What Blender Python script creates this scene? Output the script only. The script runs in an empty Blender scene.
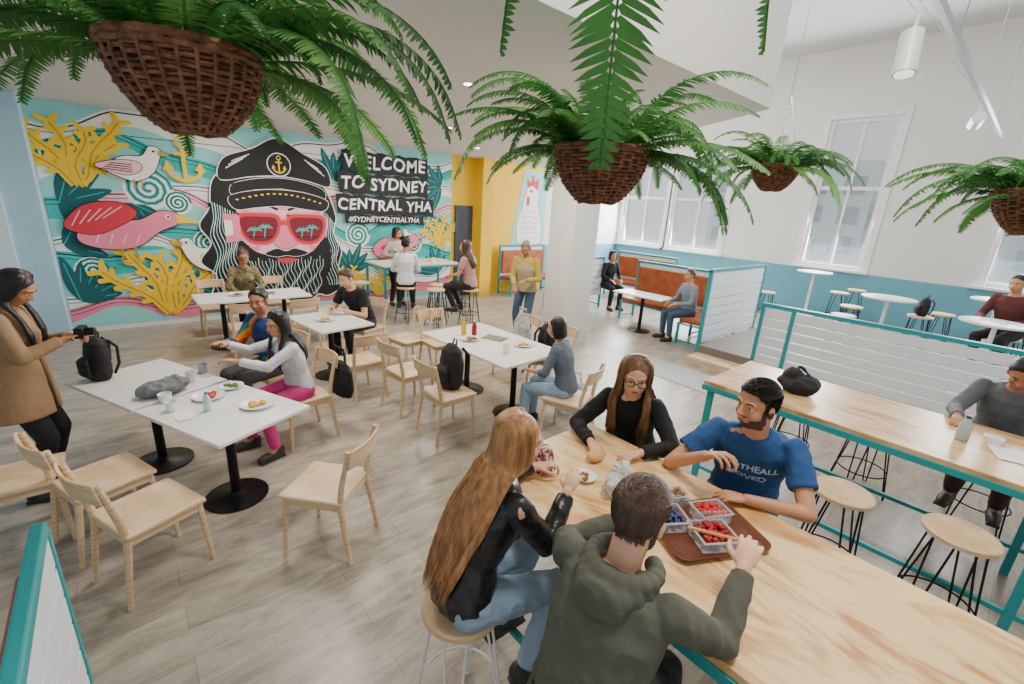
import bpy, math, random
from mathutils import Vector, Matrix, noise
from mathutils.bvhtree import BVHTree
V=Vector
random.seed(7)
COL=bpy.context.collection
rad=math.radians
# ------------------------------------------------------------------ materials
_m={}
def M(name,col,rough=.6,metal=0,bump=0,bs=60,col2=None,ns=6,st=(1,1,1),trans=0,emit=0,alpha=1,transl=0,spec=.5,dist=0,p0=.35,p1=.65):
    if name in _m: return _m[name]
    m=bpy.data.materials.new(name); m.use_nodes=True; nt=m.node_tree; n=nt.nodes; l=nt.links
    b=n['Principled BSDF']; b.inputs['Roughness'].default_value=rough; b.inputs['Metallic'].default_value=metal
    b.inputs['Specular IOR Level'].default_value=spec
    tc=n.new('ShaderNodeTexCoord'); mp=n.new('ShaderNodeMapping'); mp.inputs['Scale'].default_value=st
    l.new(tc.outputs['Object'],mp.inputs[0])
    nz=n.new('ShaderNodeTexNoise'); nz.inputs['Scale'].default_value=ns; nz.inputs['Detail'].default_value=4; nz.inputs['Distortion'].default_value=dist
    l.new(mp.outputs[0],nz.inputs['Vector'])
    cr=n.new('ShaderNodeValToRGB'); cr.color_ramp.elements[0].position=p0; cr.color_ramp.elements[1].position=p1
    c2=col2 if col2 else tuple(c*.95 for c in col)
    cr.color_ramp.elements[0].color=(*col,1); cr.color_ramp.elements[1].color=(*c2,1)
    l.new(nz.outputs[0],cr.inputs[0]); l.new(cr.outputs[0],b.inputs['Base Color'])
    if bump:
        n2=n.new('ShaderNodeTexNoise'); n2.inputs['Scale'].default_value=bs; n2.inputs['Detail'].default_value=3
        l.new(mp.outputs[0],n2.inputs['Vector'])
        bp=n.new('ShaderNodeBump'); bp.inputs['Strength'].default_value=bump; bp.inputs['Distance'].default_value=.01
        l.new(n2.outputs[0],bp.inputs['Height']); l.new(bp.outputs[0],b.inputs['Normal'])
    if trans: b.inputs['Transmission Weight'].default_value=trans
    if alpha<1: b.inputs['Alpha'].default_value=alpha
    if emit:
        b.inputs['Emission Color'].default_value=(*col,1); b.inputs['Emission Strength'].default_value=emit
    if transl:
        t=n.new('ShaderNodeBsdfTranslucent'); mx=n.new('ShaderNodeMixShader'); mx.inputs[0].default_value=transl
        l.new(cr.outputs[0],t.inputs[0]); l.new(b.outputs[0],mx.inputs[1]); l.new(t.outputs[0],mx.inputs[2])
        l.new(mx.outputs[0],n['Material Output'].inputs[0])
    _m[name]=m; return m
def hexc(h):
    h=h.lstrip('#'); r=[int(h[i:i+2],16)/255 for i in (0,2,4)]
    return tuple((c/12.92 if c<=.04045 else ((c+.055)/1.055)**2.4) for c in r)
WHITE=M('white_laminate',(.78,.77,.75),.35)
BIRCH=M('birch_wood',hexc('e6cba8'),.42,col2=hexc('cfab7c'),ns=5,st=(1,1,12),bump=.05)
TEAL=M('teal_paint',hexc('1c9499'),.4)
ORANGE=M('tan_leather',hexc('a8592a'),.45,col2=hexc('8b441a'),bump=.15,bs=120)
BLACKM=M('black_metal',(.012,.012,.013),.4,.6)
WHITEM=M('white_metal',(.8,.8,.8),.35)
GREYM=M('grey_track_metal',(.38,.39,.41),.4)
SLAT=M('white_slat_paint',(.80,.84,.88),.5)
BLACK=M('black_fabric',(.012,.012,.014),.8,bump=.3,bs=90)
CHROME=M('chrome_metal',(.7,.7,.7),.2,1)
# ------------------------------------------------------------------ mesh builder
class G:
    def __init__(s): s.v=[];s.f=[];s.m=[]
    def add(s,vs,fs,m=0):
        o=len(s.v); s.v.extend([tuple(x) for x in vs]); s.f.extend([tuple(i+o for i in f) for f in fs]); s.m.extend([m]*len(fs)); return s
    def box(s,c,sz,rot=None,m=0,taper=1):
        x,y,z=[a/2 for a in sz]; c=V(c); vs=[]
        for k in (-1,1):
            t=taper if k>0 else 1
            for a,b in ((-1,-1),(1,-1),(1,1),(-1,1)):
                p=V((a*x*t,b*y*t,k*z)); 
                if rot is not None: p=rot@p
                vs.append(c+p)
        return s.add(vs,[(3,2,1,0),(4,5,6,7),(0,1,5,4),(1,2,6,5),(2,3,7,6),(3,0,4,7)],m)
    def tube(s,pts,rr,n=10,m=0,side=None,ry=None,closed=False):
        pts=[V(p) for p in pts]; k=len(pts)
        if not hasattr(rr,'__len__'): rr=[rr]*k
        if ry is None: ry=rr
        vs=[]; prev=None
        for i,p in enumerate(pts):
            if closed: t=pts[(i+1)%k]-pts[i-1]
            else: t=pts[min(i+1,k-1)]-pts[max(i-1,0)]
            if t.length<1e-9: t=V((0,0,1))
            t.normalize()
            if side is not None:
                sd=V(side[i] if isinstance(side,list) else side)
                a=(sd-t*sd.dot(t)).normalized()
            else:
                if prev is None:
                    prev=V((1,0,0)) if abs(t.x)<.8 else V((0,1,0))
                a=(prev-t*prev.dot(t)).normalized(); prev=a
            b=t.cross(a)
            for j in range(n):
                q=2*math.pi*j/n
                vs.append(p+a*math.cos(q)*rr[i]+b*math.sin(q)*ry[i])
        fs=[]
        for i in range(k if closed else k-1):
            i2=(i+1)%k
            for j in range(n):
                j2=(j+1)%n
                fs.append((i*n+j,i*n+j2,i2*n+j2,i2*n+j))
        if not closed:
            fs.append(tuple(range(n))[::-1]); fs.append(tuple((k-1)*n+j for j in range(n)))
        return s.add(vs,fs,m)
    def cyl(s,a,b,r,r2=None,n=16,m=0): return s.tube([a,b],[r,r if r2 is None else r2],n,m)
    def ell(s,c,r,rot=None,m=0,n=14,k=9):
        if not hasattr(r,'__len__'): r=(r,r,r)
        c=V(c); vs=[]; 
        def P(p):
            p=V((p[0]*r[0],p[1]*r[1],p[2]*r[2]))
            if rot is not None: p=rot@p
            return c+p
        vs.append(P((0,0,-1)))
        for i in range(1,k):
            a=-math.pi/2+math.pi*i/k
            for j in range(n):
                q=2*math.pi*j/n; vs.append(P((math.cos(a)*math.cos(q),math.cos(a)*math.sin(q),math.sin(a))))
        vs.append(P((0,0,1))); L=len(vs)-1; fs=[]
        for j in range(n):
            j2=(j+1)%n
            fs.append((0,1+j2,1+j)); fs.append((L,1+(k-2)*n+j,1+(k-2)*n+j2))
            for i in range(k-2): fs.append((1+i*n+j,1+i*n+j2,1+(i+1)*n+j2,1+(i+1)*n+j))
        return s.add(vs,fs,m)
    def cap(s,a,b,r,r2=None,n=12,m=0):
        r2=r if r2 is None else r2
        s.tube([a,b],[r,r2],n,m); s.ell(a,r,m=m,n=12,k=8); s.ell(b,r2,m=m,n=12,k=8); return s
    def lathe(s,prof,c=(0,0,0),n=28,m=0):
        c=V(c); vs=[];fs=[]
        for r,z in prof:
            for j in range(n):
                q=2*math.pi*j/n; vs.append(c+V((r*math.cos(q),r*math.sin(q),z)))
        for i in range(len(prof)-1):
            for j in range(n):
                j2=(j+1)%n; fs.append((i*n+j,i*n+j2,(i+1)*n+j2,(i+1)*n+j))
        fs.append(tuple(range(n))[::-1]); fs.append(tuple((len(prof)-1)*n+j for j in range(n)))
        return s.add(vs,fs,m)
    def obj(s,name,mats,parent=None,loc=(0,0,0),rz=0,smooth=True,bevel=0,seg=2):
        me=bpy.data.meshes.new(name); me.from_pydata(s.v,[],s.f)
        if not isinstance(mats,(list,tuple)): mats=[mats]
        for a in mats: me.materials.append(a)
        me.polygons.foreach_set('material_index',s.m)
        if smooth:
            me.shade_smooth()
            try: me.set_sharp_from_angle(angle=rad(38))
            except Exception: pass
        me.update()
        o=bpy.data.objects.new(name,me); COL.objects.link(o); o.location=loc; o.rotation_euler=(0,0,rz)
        if parent: o.parent=parent
        if bevel:
            b=o.modifiers.new('bevel','BEVEL'); b.width=bevel; b.segments=seg; b.limit_method='ANGLE'; b.angle_limit=rad(40)
        return o
def remesh(g,name,mat,voxel,parent=None,smooth=4,amp=0,fr=16,stretch=(1,1,1)):
    me=bpy.data.meshes.new('tmp'); me.from_pydata(g.v,[],g.f); me.update()
    o=bpy.data.objects.new('tmp',me); COL.objects.link(o)
    r=o.modifiers.new('r','REMESH'); r.mode='VOXEL'; r.voxel_size=voxel; r.adaptivity=0
    if smooth:
        q=o.modifiers.new('s','SMOOTH'); q.iterations=smooth; q.factor=.5
    dg=bpy.context.evaluated_depsgraph_get(); dg.update()
    m2=bpy.data.meshes.new_from_object(o.evaluated_get(dg)); m2.name=name
    bpy.data.objects.remove(o); bpy.data.meshes.remove(me)
    if amp:
        nor=[v.normal.copy() for v in m2.vertices]
        S=V(stretch)
        for i,v in enumerate(m2.vertices):
            c=V((v.co.x*S.x,v.co.y*S.y,v.co.z*S.z))
            a=noise.noise(c*fr); b=noise.noise(c*fr*2.3+V((5,3,1)))
            v.co+=nor[i]*amp*((1-abs(a)*3)*.8+b*.5)
    m2.materials.clear(); m2.materials.append(mat); m2.shade_smooth()
    o=bpy.data.objects.new(name,m2); COL.objects.link(o)
    if parent: o.parent=parent
    return o
def tag(o,label,cat,group=None):
    o['label']=label; o['category']=cat
    if group: o['group']=group
    return o
def empty(name,loc,rz,label,cat,group=None):
    o=bpy.data.objects.new(name,None); o.empty_display_size=.1; COL.objects.link(o); o.location=loc; o.rotation_euler=(0,0,rz)
    return tag(o,label,cat,group)
def dup(src,loc,rz=None,label=None):
    n=src.copy(); COL.objects.link(n); n.location=loc
    if rz is not None: n.rotation_euler=(src.rotation_euler[0],src.rotation_euler[1],rz)
    if label: n['label']=label
    def rec(a,b):
        for c in a.children:
            k=c.copy(); COL.objects.link(k); k.parent=b; rec(c,k)
    rec(src,n); return n
def struct(o): o['kind']='structure'; return o
def textmesh(t,size,extr=.0005,off=0,sp=1.0):
    c=bpy.data.curves.new('lettering','FONT'); c.body=t; c.size=size; c.align_x='CENTER'; c.align_y='CENTER'; c.extrude=extr; c.offset=off; c.space_character=sp
    q=bpy.data.objects.new('tmp',c); COL.objects.link(q); dg=bpy.context.evaluated_depsgraph_get(); dg.update()
    me=bpy.data.meshes.new_from_object(q.evaluated_get(dg)); bpy.data.objects.remove(q); me.materials.clear(); return me
# ------------------------------------------------------------------ camera
H=2.3; F=450.; P_=rad(17); R_=rad(3.5); AZ=rad(48.2)
f0=V((math.cos(AZ),math.sin(AZ),0)); r0=V((math.sin(AZ),-math.cos(AZ),0))
fw=f0*math.cos(P_)-V((0,0,1))*math.sin(P_); u0=r0.cross(fw)
rc=r0*math.cos(R_)+u0*math.sin(R_); uc=u0*math.cos(R_)-r0*math.sin(R_)
cam=bpy.data.cameras.new('camera'); cam.sensor_width=36; cam.lens=F/1024*36; cam.clip_start=.05
co=bpy.data.objects.new('camera',cam); COL.objects.link(co)
co.matrix_world=Matrix(((rc.x,uc.x,-fw.x,0),(rc.y,uc.y,-fw.y,0),(rc.z,uc.z,-fw.z,H),(0,0,0,1)))
bpy.context.scene.camera=co
# ------------------------------------------------------------------ room shell
def floor_mat():
    m=bpy.data.materials.new('plank_floor'); m.use_nodes=True; nt=m.node_tree; n=nt.nodes; l=nt.links; b=n['Principled BSDF']
    tc=n.new('ShaderNodeTexCoord'); br=n.new('ShaderNodeTexBrick')
    br.inputs['Scale'].default_value=1; br.inputs['Brick Width'].default_value=1.25; br.inputs['Row Height'].default_value=.19
    br.inputs['Mortar Size'].default_value=.0014; br.offset=.37
    br.inputs['Color1'].default_value=(*hexc('bbb1a2'),1); br.inputs['Color2'].default_value=(*hexc('a89e90'),1); br.inputs['Mortar'].default_value=(*hexc('82786b'),1)
    l.new(tc.outputs['Object'],br.inputs['Vector'])
    mp=n.new('ShaderNodeMapping'); mp.inputs['Scale'].default_value=(1.3,5,1); l.new(tc.outputs['Object'],mp.inputs[0])
    nz=n.new('ShaderNodeTexNoise'); nz.inputs['Scale'].default_value=1.9; nz.inputs['Detail'].default_value=10; nz.inputs['Roughness'].default_value=.72; nz.inputs['Distortion'].default_value=.8; l.new(mp.outputs[0],nz.inputs['Vector'])
    cr=n.new('ShaderNodeValToRGB'); cr.color_ramp.elements[0].position=.34; cr.color_ramp.elements[0].color=(.50,.49,.47,1); cr.color_ramp.elements[1].position=.62; cr.color_ramp.elements[1].color=(1.08,1.08,1.08,1)
    l.new(nz.outputs[0],cr.inputs[0])
    mx=n.new('ShaderNodeMix'); mx.data_type='RGBA'; mx.blend_type='MULTIPLY'; mx.inputs[0].default_value=.9
    l.new(br.outputs['Color'],mx.inputs[6]); l.new(cr.outputs[0],mx.inputs[7]); l.new(mx.outputs[2],b.inputs['Base Color'])
    b.inputs['Roughness'].default_value=.32
    return m
WALLW=M('white_wall_paint',(.76,.745,.71),.8,col2=(.75,.735,.70),ns=1)
CEIL=M('white_ceiling_paint',(.72,.705,.67),.85,col2=(.71,.695,.66),ns=1)
HCEIL=M('grey_white_ceiling_paint',(.58,.58,.57),.85,col2=(.57,.57,.56),ns=1)
BLUEW=M('pale_blue_paint',hexc('a9cde0'),.7)
WAINS=M('blue_wainscot_paint',hexc('62a3b5'),.6)
YELW=M('yellow_wall_paint',hexc('f0c21c'),.7)
def slab(name,lo,hi,mat,bev=0):
    lo=V(lo);hi=V(hi); g=G(); g.box((lo+hi)/2,hi-lo); return struct(g.obj(name,mat,smooth=False,bevel=bev))
slab('floor',(-3.2,-3.5,-.1),(13.2,9.7,0),floor_mat())
slab('trim_1',(7.12,-3.5,0),(12.8,3.3,.25),M('platform_floor',hexc('7a746b'),.5))
slab('trim_2',(6.75,2.42,0),(7.12,3.3,.125),BIRCH)
slab('wall_back',(-3.2,9.4,0),(6.2,9.6,3.3),WALLW)
slab('wall_yellow',(6.2,9.4,0),(9.35,9.6,3.3),YELW)
slab('wall_far',(9.35,9.4,0),(13.2,9.6,6),WALLW)
slab('wall_left',(-3.2,-.2,0),(-3.0,9.4,3.3),BLUEW)
slab('wall_pillar',(-3.0,8.9,0),(-.66,9.4,3.3),BLUEW)
slab('trim_3',(-1.35,8.86,0),(-1.0,8.9,3.3),M('white_blue_paint',hexc('d5e6ee'),.7))
slab('trim_4',(6.9,9.1,0),(7.25,9.4,3.3),YELW)
g=G()
poly=[(-3.2,2.0),(4.87,2.0),(9.35,9.6),(-3.2,9.6)]
vs=[(x,y,3.3) for x,y in poly]+[(x,y,6.0) for x,y in poly]
g.add(vs,[(3,2,1,0),(4,5,6,7)]+[(i,(i+1)%4,(i+1)%4+4,i+4) for i in range(4)])
struct(g.obj('ceiling',CEIL,smooth=False))
slab('ceiling_high',(-3.2,-3.5,6),(13.2,9.6,6.15),HCEIL)
slab('trim_5',(4.9,-.75,5.5),(12.8,-.45,6),HCEIL)
wins=[(2.55,3.85,4.55,1.3),(-.95,.62,4.6,1.3),(5.9,7.5,3.9,1.3),(7.7,9.2,3.9,1.3)]
g=G()
def wb(y0,y1,z0,z1): g.box((12.9,(y0+y1)/2,(z0+z1)/2),(.2,y1-y0,z1-z0))
ys=sorted(wins)
cur=-3.5
for y0,y1,zt,zb in ys:
    wb(cur,y0,0,6); wb(y0,y1,0,zb); wb(y0,y1,zt,6); cur=y1
wb(cur,9.4,0,6)
struct(g.obj('wall_window',WALLW,smooth=False))
slab('baseboard_window',(12.76,-3.5,.0),(12.8,9.4,1.24),WAINS)
slab('baseboard_far',(9.4,9.36,0),(12.75,9.4,1.24),WAINS)
GL=M('window_glass',(.8,.9,.95),.05,alpha=.15)
for i,(y0,y1,zt,zb) in enumerate(ys):
    g=G(); fr=.08
    for y in (y0+.04,y1-.04): g.box((12.845,y,(zb+zt)/2),(.07,fr,zt-zb-.004))
    for z in [zb+.042,zt-.042,zb+(zt-zb)*.55]: g.box((12.85,(y0+y1)/2,z),(.05,y1-y0-.17,fr))
    g.box((12.86,(y0+y1)/2,(zb+zt)/2),(.03,.05,zt-zb-.17))
    g.box((12.74,(y0+y1)/2,zb-.03),(.13,y1-y0+.3,.05))
    for y in (y0-.062,y1+.062): g.box((12.785,y,(zb+zt)/2),(.028,.12,zt-zb))
    g.box((12.785,(y0+y1)/2,zt+.062),(.032,y1-y0+.25,.12))
    o=struct(g.obj('window_%d'%(i+1),WHITEM,smooth=False))
    g=G(); g.box((12.9,(y0+y1)/2,(zb+zt)/2),(.006,y1-y0-.02,zt-zb-.02)); g.obj('glass',GL,o,smooth=False)
for a,(y,h,c) in enumerate(((1.2,3.2,'b9c6cc'),(6.9,4.4,'c3d0d6'))):
    g=G(); g.box((20,y,h/2),(1,5.5,h)); 
    for q in range(5):
        for z in range(int(h)): g.box((19.48,y-2.2+q*1.1,z+.6),(.05,.6,.6),m=1)
    struct(g.obj('wall_exterior',[M('facade_%d'%a,hexc(c)),M('facade_window',(.2,.28,.33),.2)],smooth=False))
slab('wall_column',(5.55,4.9,0),(6.15,5.45,3.3),WALLW,.01)
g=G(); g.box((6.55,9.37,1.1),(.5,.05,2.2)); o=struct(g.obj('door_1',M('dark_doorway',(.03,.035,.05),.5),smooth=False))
# ------------------------------------------------------------------ mural
def mural():
    cols=['f4f1ea','2fb3b0','0f5a60','f2c81d','ef7f9a','101014','f7b7c4','8fd6d4','cf3340','c98f2c','e9b9a0','7a1626']
    mats=[M('mural_paint_'+c,hexc(c),.7) for c in cols]
    W,AQ,DT,YE,PK,BK,LP,LA,RD,GO,SK,DR=range(12)
    g=G(); st=[0]; DY=.00008
    def poly(pts,c):
        st[0]+=1; y=9.394-st[0]*DY
        g.add([(x,y,z) for x,z in pts],[tuple(range(len(pts)))],c)
    def sm(pts,k=6):
        out=[];n=len(pts)
        for i in range(n):
            p0,p1,p2,p3=[pts[(i+j-1)%n] for j in range(4)]
            for q in range(k):
                t=q/k
                out.append(tuple(.5*((2*p1[a])+(-p0[a]+p2[a])*t+(2*p0[a]-5*p1[a]+4*p2[a]-p3[a])*t*t+(-p0[a]+3*p1[a]-3*p2[a]+p3[a])*t**3) for a in (0,1)))
        return out
    def stroke(pts,w,c,taper=False):
        L=[];R=[];n=len(pts)
        for i,(x,z) in enumerate(pts):
            a=pts[max(i-1,0)];b=pts[min(i+1,n-1)]; dx,dz=b[0]-a[0],b[1]-a[1]; d=math.hypot(dx,dz) or 1
            ww=w*(1-i/(n-1)*.9) if taper else w
            L.append((x-dz/d*ww/2,z+dx/d*ww/2)); R.append((x+dz/d*ww/2,z-dx/d*ww/2))
        poly(L+R[::-1],c)
    def wavy(x0,z0,x1,z1,amp,n,w,c,ph=0):
        pts=[]; 
        for i in range(19):
            t=i/18; pts.append((x0+(x1-x0)*t+amp*math.sin(t*n*6.283+ph)*min(1,t*3),z0+(z1-z0)*t))
        stroke(pts,w,c)
    def disc(x,z,r,c,rz=None,n=20): poly([(x+r*math.cos(2*math.pi*i/n),z+(rz or r)*math.sin(2*math.pi*i/n)) for i in range(n)],c)
    def blob(pts,c,out=None,w=.03):
        p=sm(pts)
        if out is not None: stroke(p+[p[0],p[1]],w*2,out)
        poly(p,c)
    def leaf(x,z,a,L,w,c):
        ca,sa=math.cos(a),math.sin(a)
        p=[(0,0),(.3,.5),(.65,.42),(1,0),(.65,-.42),(.3,-.5)]
        poly([(x+ca*q[0]*L-sa*q[1]*w,z+sa*q[0]*L+ca*q[1]*w) for q in sm(p,4)],c)
        stroke([(x,z),(x+ca*L*.85,z+sa*L*.85)],.012,AQ)
    def fan(x,z,a0,a1,n,L,w,c=DT):
        for i in range(n): leaf(x,z,rad(a0+(a1-a0)*i/max(1,n-1)),L*(.85+.3*((i*7)%3)/2),w,c)
    def coral(x,z,s):
        rnd=random.Random(int(x*100)+3)
        for i in range(6):
            a=rad(48+i*17+rnd.uniform(-5,5)); L=s*rnd.uniform(.75,1.1)
            pts=[(x+math.cos(a)*L*t+.05*math.sin(t*7+i),z+math.sin(a)*L*t) for t in [k/6 for k in range(7)]]
            stroke(pts,.10*s,YE)
            for j in range(2,7):
                px,pz=pts[j]
                for sg in (-1,1):
                    b=a+sg*.9; q=(px+math.cos(b)*.13*s,pz+math.sin(b)*.13*s)
                    stroke([(px,pz),q],.065*s,YE); disc(q[0],q[1],.035*s,YE,n=10)
            stroke(pts,.02*s,GO)
    def bird(x,z,s,wing,flip=1):
        T=lambda p:[(x+flip*a*s,z+b*s) for a,b in p]
        blob(T([(-.5,-.05),(-.2,.2),(.15,.25),(.3,.45),(.48,.42),(.45,.2),(.3,-.1),(0,-.28),(-.3,-.2)]),W,BK,.012)
        blob(T([(-.65,.0),(-.3,.12),(.05,.12),(.12,-.02),(-.1,-.16),(-.4,-.12)]),wing,BK,.01)
        for k in range(4): stroke(T([(-.55+.05*k,-.06+.04*k),(-.05,-.10+.05*k)]),.014,BK)
        poly(T([(.44,.40),(.66,.30),(.44,.28)]),GO); disc(*T([(.37,.36)])[0],.025*s,BK,n=10)
        for sx in (-.05,.08): stroke(T([(sx,-.24),(sx,-.42)]),.02,GO)
    def anchor(x,z,s,c):
        stroke([(x,z+.42*s),(x,z-.42*s)],.09*s,c); stroke([(x-.2*s,z+.22*s),(x+.2*s,z+.22*s)],.08*s,c)
        a=[(x+.38*s*math.cos(rad(q)),z-.05*s+.38*s*math.sin(rad(q))) for q in range(200,341,14)]; stroke(a,.09*s,c)
        poly([(x-.46*s,z-.2*s),(x-.36*s,z+.05*s),(x-.22*s,z-.16*s)],c);poly([(x+.46*s,z-.2*s),(x+.36*s,z+.05*s),(x+.22*s,z-.16*s)],c)
        rr=[(x+.12*s*math.cos(rad(q)),z+.5*s+.12*s*math.sin(rad(q))) for q in range(0,381,20)]; stroke(rr,.05*s,c)
    X0,X1=-.65,6.2
    poly([(X0,.08),(X1,.08),(X1,3.29),(X0,3.29)],LA)
    for k,(z0,th,c,ph,am) in enumerate([(3.0,.3,W,0,.16),(2.65,.22,AQ,1.1,.2),(2.3,.3,W,2.2,.2),(1.95,.2,LP,.4,.18),(1.6,.34,AQ,3.0,.2),(1.25,.22,W,1.5,.2),(.95,.3,AQ,2.4,.16),(.6,.24,W,.2,.12),(.3,.2,PK,1.9,.08)]):
        xs=[X0+(X1-X0)*i/60 for i in range(61)]
        up=[(x,min(3.29,z0+am*math.sin(x*2.1+ph)+.06*math.sin(x*5+k)+th/2)) for x in xs]
        dn=[(x,max(.08,min(3.28,z0+am*math.sin(x*2.1+ph)+.06*math.sin(x*5+k)-th/2+.05*math.sin(3*x+k)))) for x in xs]
        poly(up+dn[::-1],c)
        stroke([(x,z-.04) for x,z in up],.02,BK if k%3==0 else DT)
        stroke([(x,z-.10) for x,z in up if z<3.1],.012,DT)
    for (x,z,r) in [(.55,2.2,.3),(1.25,1.35,.22),(3.9,1.5,.25),(5.75,2.75,.22),(4.8,.9,.28),(.5,.75,.22),(5.7,1.6,.22),(-.3,.95,.2),(2.0,.25,.18),(5.2,1.3,.2),(.9,2.0,.18),(-.45,2.6,.2)]:
        sp=[]
        for q in range(34): rr=r*(1-q/36); sp.append((x+rr*math.cos(q*.55),z+rr*math.sin(q*.55)))
        disc(x,z,r*1.05,W); stroke(sp,.05*r/.25,AQ); stroke(sp,.014,BK)
    fan(-.5,1.95,-60,70,6,.75,.2); fan(-.55,1.35,-20,60,5,.6,.18); fan(-.5,.5,10,100,6,.6,.17)
    fan(3.45,2.55,20,110,5,.6,.16); fan(3.7,.75,20,160,7,.55,.16); fan(5.9,2.6,100,250,6,.55,.16); fan(5.8,.6,60,170,6,.6,.16); fan(1.2,.5,30,150,6,.5,.15); fan(4.9,.4,30,150,6,.45,.14); fan(.35,1.95,200,330,5,.4,.13)
    coral(-.25,2.2,.95); coral(.6,.2,1.1); coral(5.9,1.2,.7); coral(3.6,.2,.6); coral(4.3,.2,.5)
    anchor(1.05,2.62,.62,YE)
    bird(.42,2.50,.7,LP); bird(1.2,1.1,.75,W,-1); bird(5.1,1.45,.4,LP,-1)
    # pink bird with raised wing and long beak
    blob([(-.35,1.55),(-.05,1.72),(.35,1.72),(.62,1.86),(.85,1.84),(.86,1.68),(.6,1.55),(.3,1.32),(-.05,1.28),(-.35,1.38)],PK,BK,.013)
    blob([(-.5,1.62),(-.25,1.92),(.15,1.98),(.35,1.82),(.1,1.62),(-.2,1.5)],RD,BK,.01)
    for k in range(5): stroke([(-.42+.09*k,1.62+.03*k),(-.30+.12*k,1.84+.02*k)],.014,LP)
    poly([(.84,1.82),(1.22,1.70),(.84,1.68)],YE); disc(.73,1.78,.035,W); disc(.735,1.78,.018,BK)
    for k in range(4): stroke([(-.2+.16*k,1.36),(-.14+.16*k,1.5)],.022,LP)
    stroke([(.1,1.3),(.08,1.08),(.18,1.05)],.025,GO); stroke([(.26,1.33),(.27,1.1),(.36,1.07)],.025,GO)
    blob([(4.2,1.25),(4.5,1.45),(4.9,1.4),(5.15,1.52),(5.3,1.35),(5.0,1.15),(4.6,1.0),(4.3,1.05)],PK,BK,.012)
    blob([(4.35,1.22),(4.6,1.32),(4.9,1.26),(4.7,1.14)],RD)
    # captain ------------------------------------------------ wavy black hair
    blob([(1.32,1.95),(1.45,2.45),(2.0,2.75),(2.6,2.8),(3.15,2.5),(3.42,1.9),(3.36,1.55),(3.5,1.2),(3.42,.85),(3.5,.5),(3.2,.3),(3.0,.34),(2.75,.18),(2.4,.2),(2.1,.14),(1.9,.3),(1.6,.24),(1.45,.42),(1.2,.45),(1.3,.8),(1.1,1.05),(1.28,1.35),(1.15,1.65)],BK,W,.018)
    for i in range(11): wavy(1.36+i*.036,2.05-i*.02,1.26+i*.055,.45,.045,2.2,.012,W if i%2 else LA,i*.5)
    for i in range(6): wavy(3.22+i*.034,1.95-i*.04,3.20+i*.05,.5,.04,2.2,.012,W if i%2 else LA,i*.5)
    blob([(1.75,2.25),(2.1,2.35),(2.8,2.35),(3.15,2.2),(3.18,1.6),(3.05,1.25),(2.8,1.12),(2.45,1.05),(2.05,1.1),(1.8,1.3),(1.72,1.7)],LP)
    blob([(1.78,2.1),(1.95,2.1),(1.88,1.9),(1.8,1.85)],PK); blob([(3.12,2.1),(2.95,2.1),(3.02,1.9),(3.12,1.85)],PK)
    for x in (1.92,2.99):
        for q in range(3): stroke([(x-.1,1.32-.03*q),(x,1.27-.03*q),(x+.1,1.32-.03*q)],.014,RD)
    for q in range(3): stroke([(2.1+.02*q,2.02-.035*q+.06),(2.46,1.97-.035*q+.06),(2.82-.02*q,2.02-.035*q+.06)],.012,RD)
    stroke([(2.0,1.99),(2.2,2.03),(2.38,1.95)],.045,BK); stroke([(2.55,1.95),(2.75,2.03),(2.95,1.99)],.045,BK)
    blob([(1.70,1.4),(1.95,1.2),(2.25,1.12),(2.45,1.18),(2.7,1.12),(2.95,1.2),(3.22,1.45),(3.28,.9),(2.95,.4),(2.45,.22),(1.98,.4),(1.66,.85)],BK)
    for i in range(24):
        x=1.80+i*.058; wavy(x,1.10-.08*abs(math.sin(i)),x*.8+.49,.34,.035,1.8,.010,W if i%2 else LA,i*1.1)
    blob([(2.1,1.16),(2.3,1.25),(2.46,1.2),(2.62,1.25),(2.85,1.16),(2.65,1.1),(2.46,1.12),(2.28,1.1)],BK,W,.008)
    blob([(2.28,1.04),(2.46,1.08),(2.66,1.04),(2.46,.97)],RD)
    blob([(2.38,1.75),(2.56,1.75),(2.6,1.45),(2.66,1.33),(2.46,1.24),(2.27,1.33),(2.33,1.45)],PK,BK,.009)
    for s,x in ((-1,2.05),(1,2.87)):
        blob([(x-.34,1.84),(x,1.88),(x+.33,1.84),(x+.32,1.55),(x+.15,1.35),(x-.15,1.35),(x-.32,1.55)],RD,PK,.028)
        blob([(x-.29,1.79),(x,1.82),(x+.28,1.79),(x+.27,1.56),(x+.13,1.40),(x-.13,1.40),(x-.27,1.56)],DR)
        for dx,hh in ((-.1,.0),(.08,.05)):
            stroke([(x-.02+dx,1.44),(x+.01+dx,1.58+hh)],.02,AQ)
            for a in range(10,190,34): stroke([(x+.01+dx,1.58+hh),(x+.01+dx+.09*math.cos(rad(a)),1.58+hh+.07*math.sin(rad(a))),(x+.01+dx+.12*math.cos(rad(a)),1.56+hh+.02*math.sin(rad(a)))],.022,AQ)
        stroke([(x-.2,1.46),(x+.2,1.46)],.02,BK)
    stroke([(2.36,1.72),(2.56,1.72)],.09,RD)
    poly([(1.5,1.86),(1.74,1.84),(1.74,1.4),(1.5,1.36)],PK); poly([(1.5,1.75),(1.62,1.74),(1.62,1.5),(1.5,1.48)],W)
    # cap with round badge
    blob([(1.52,2.42),(1.60,2.75),(2.05,2.95),(2.46,3.16),(2.9,2.95),(3.28,2.75),(3.33,2.42),(2.9,2.5),(2.45,2.54),(2.0,2.5)],BK,W,.015)
    for q in range(3): stroke([(1.62+.05*q,2.6+.06*q),(1.9+.05*q,2.78+.04*q)],.014,W); stroke([(3.25-.05*q,2.6+.06*q),(3.0-.05*q,2.78+.04*q)],.014,W)
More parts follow.
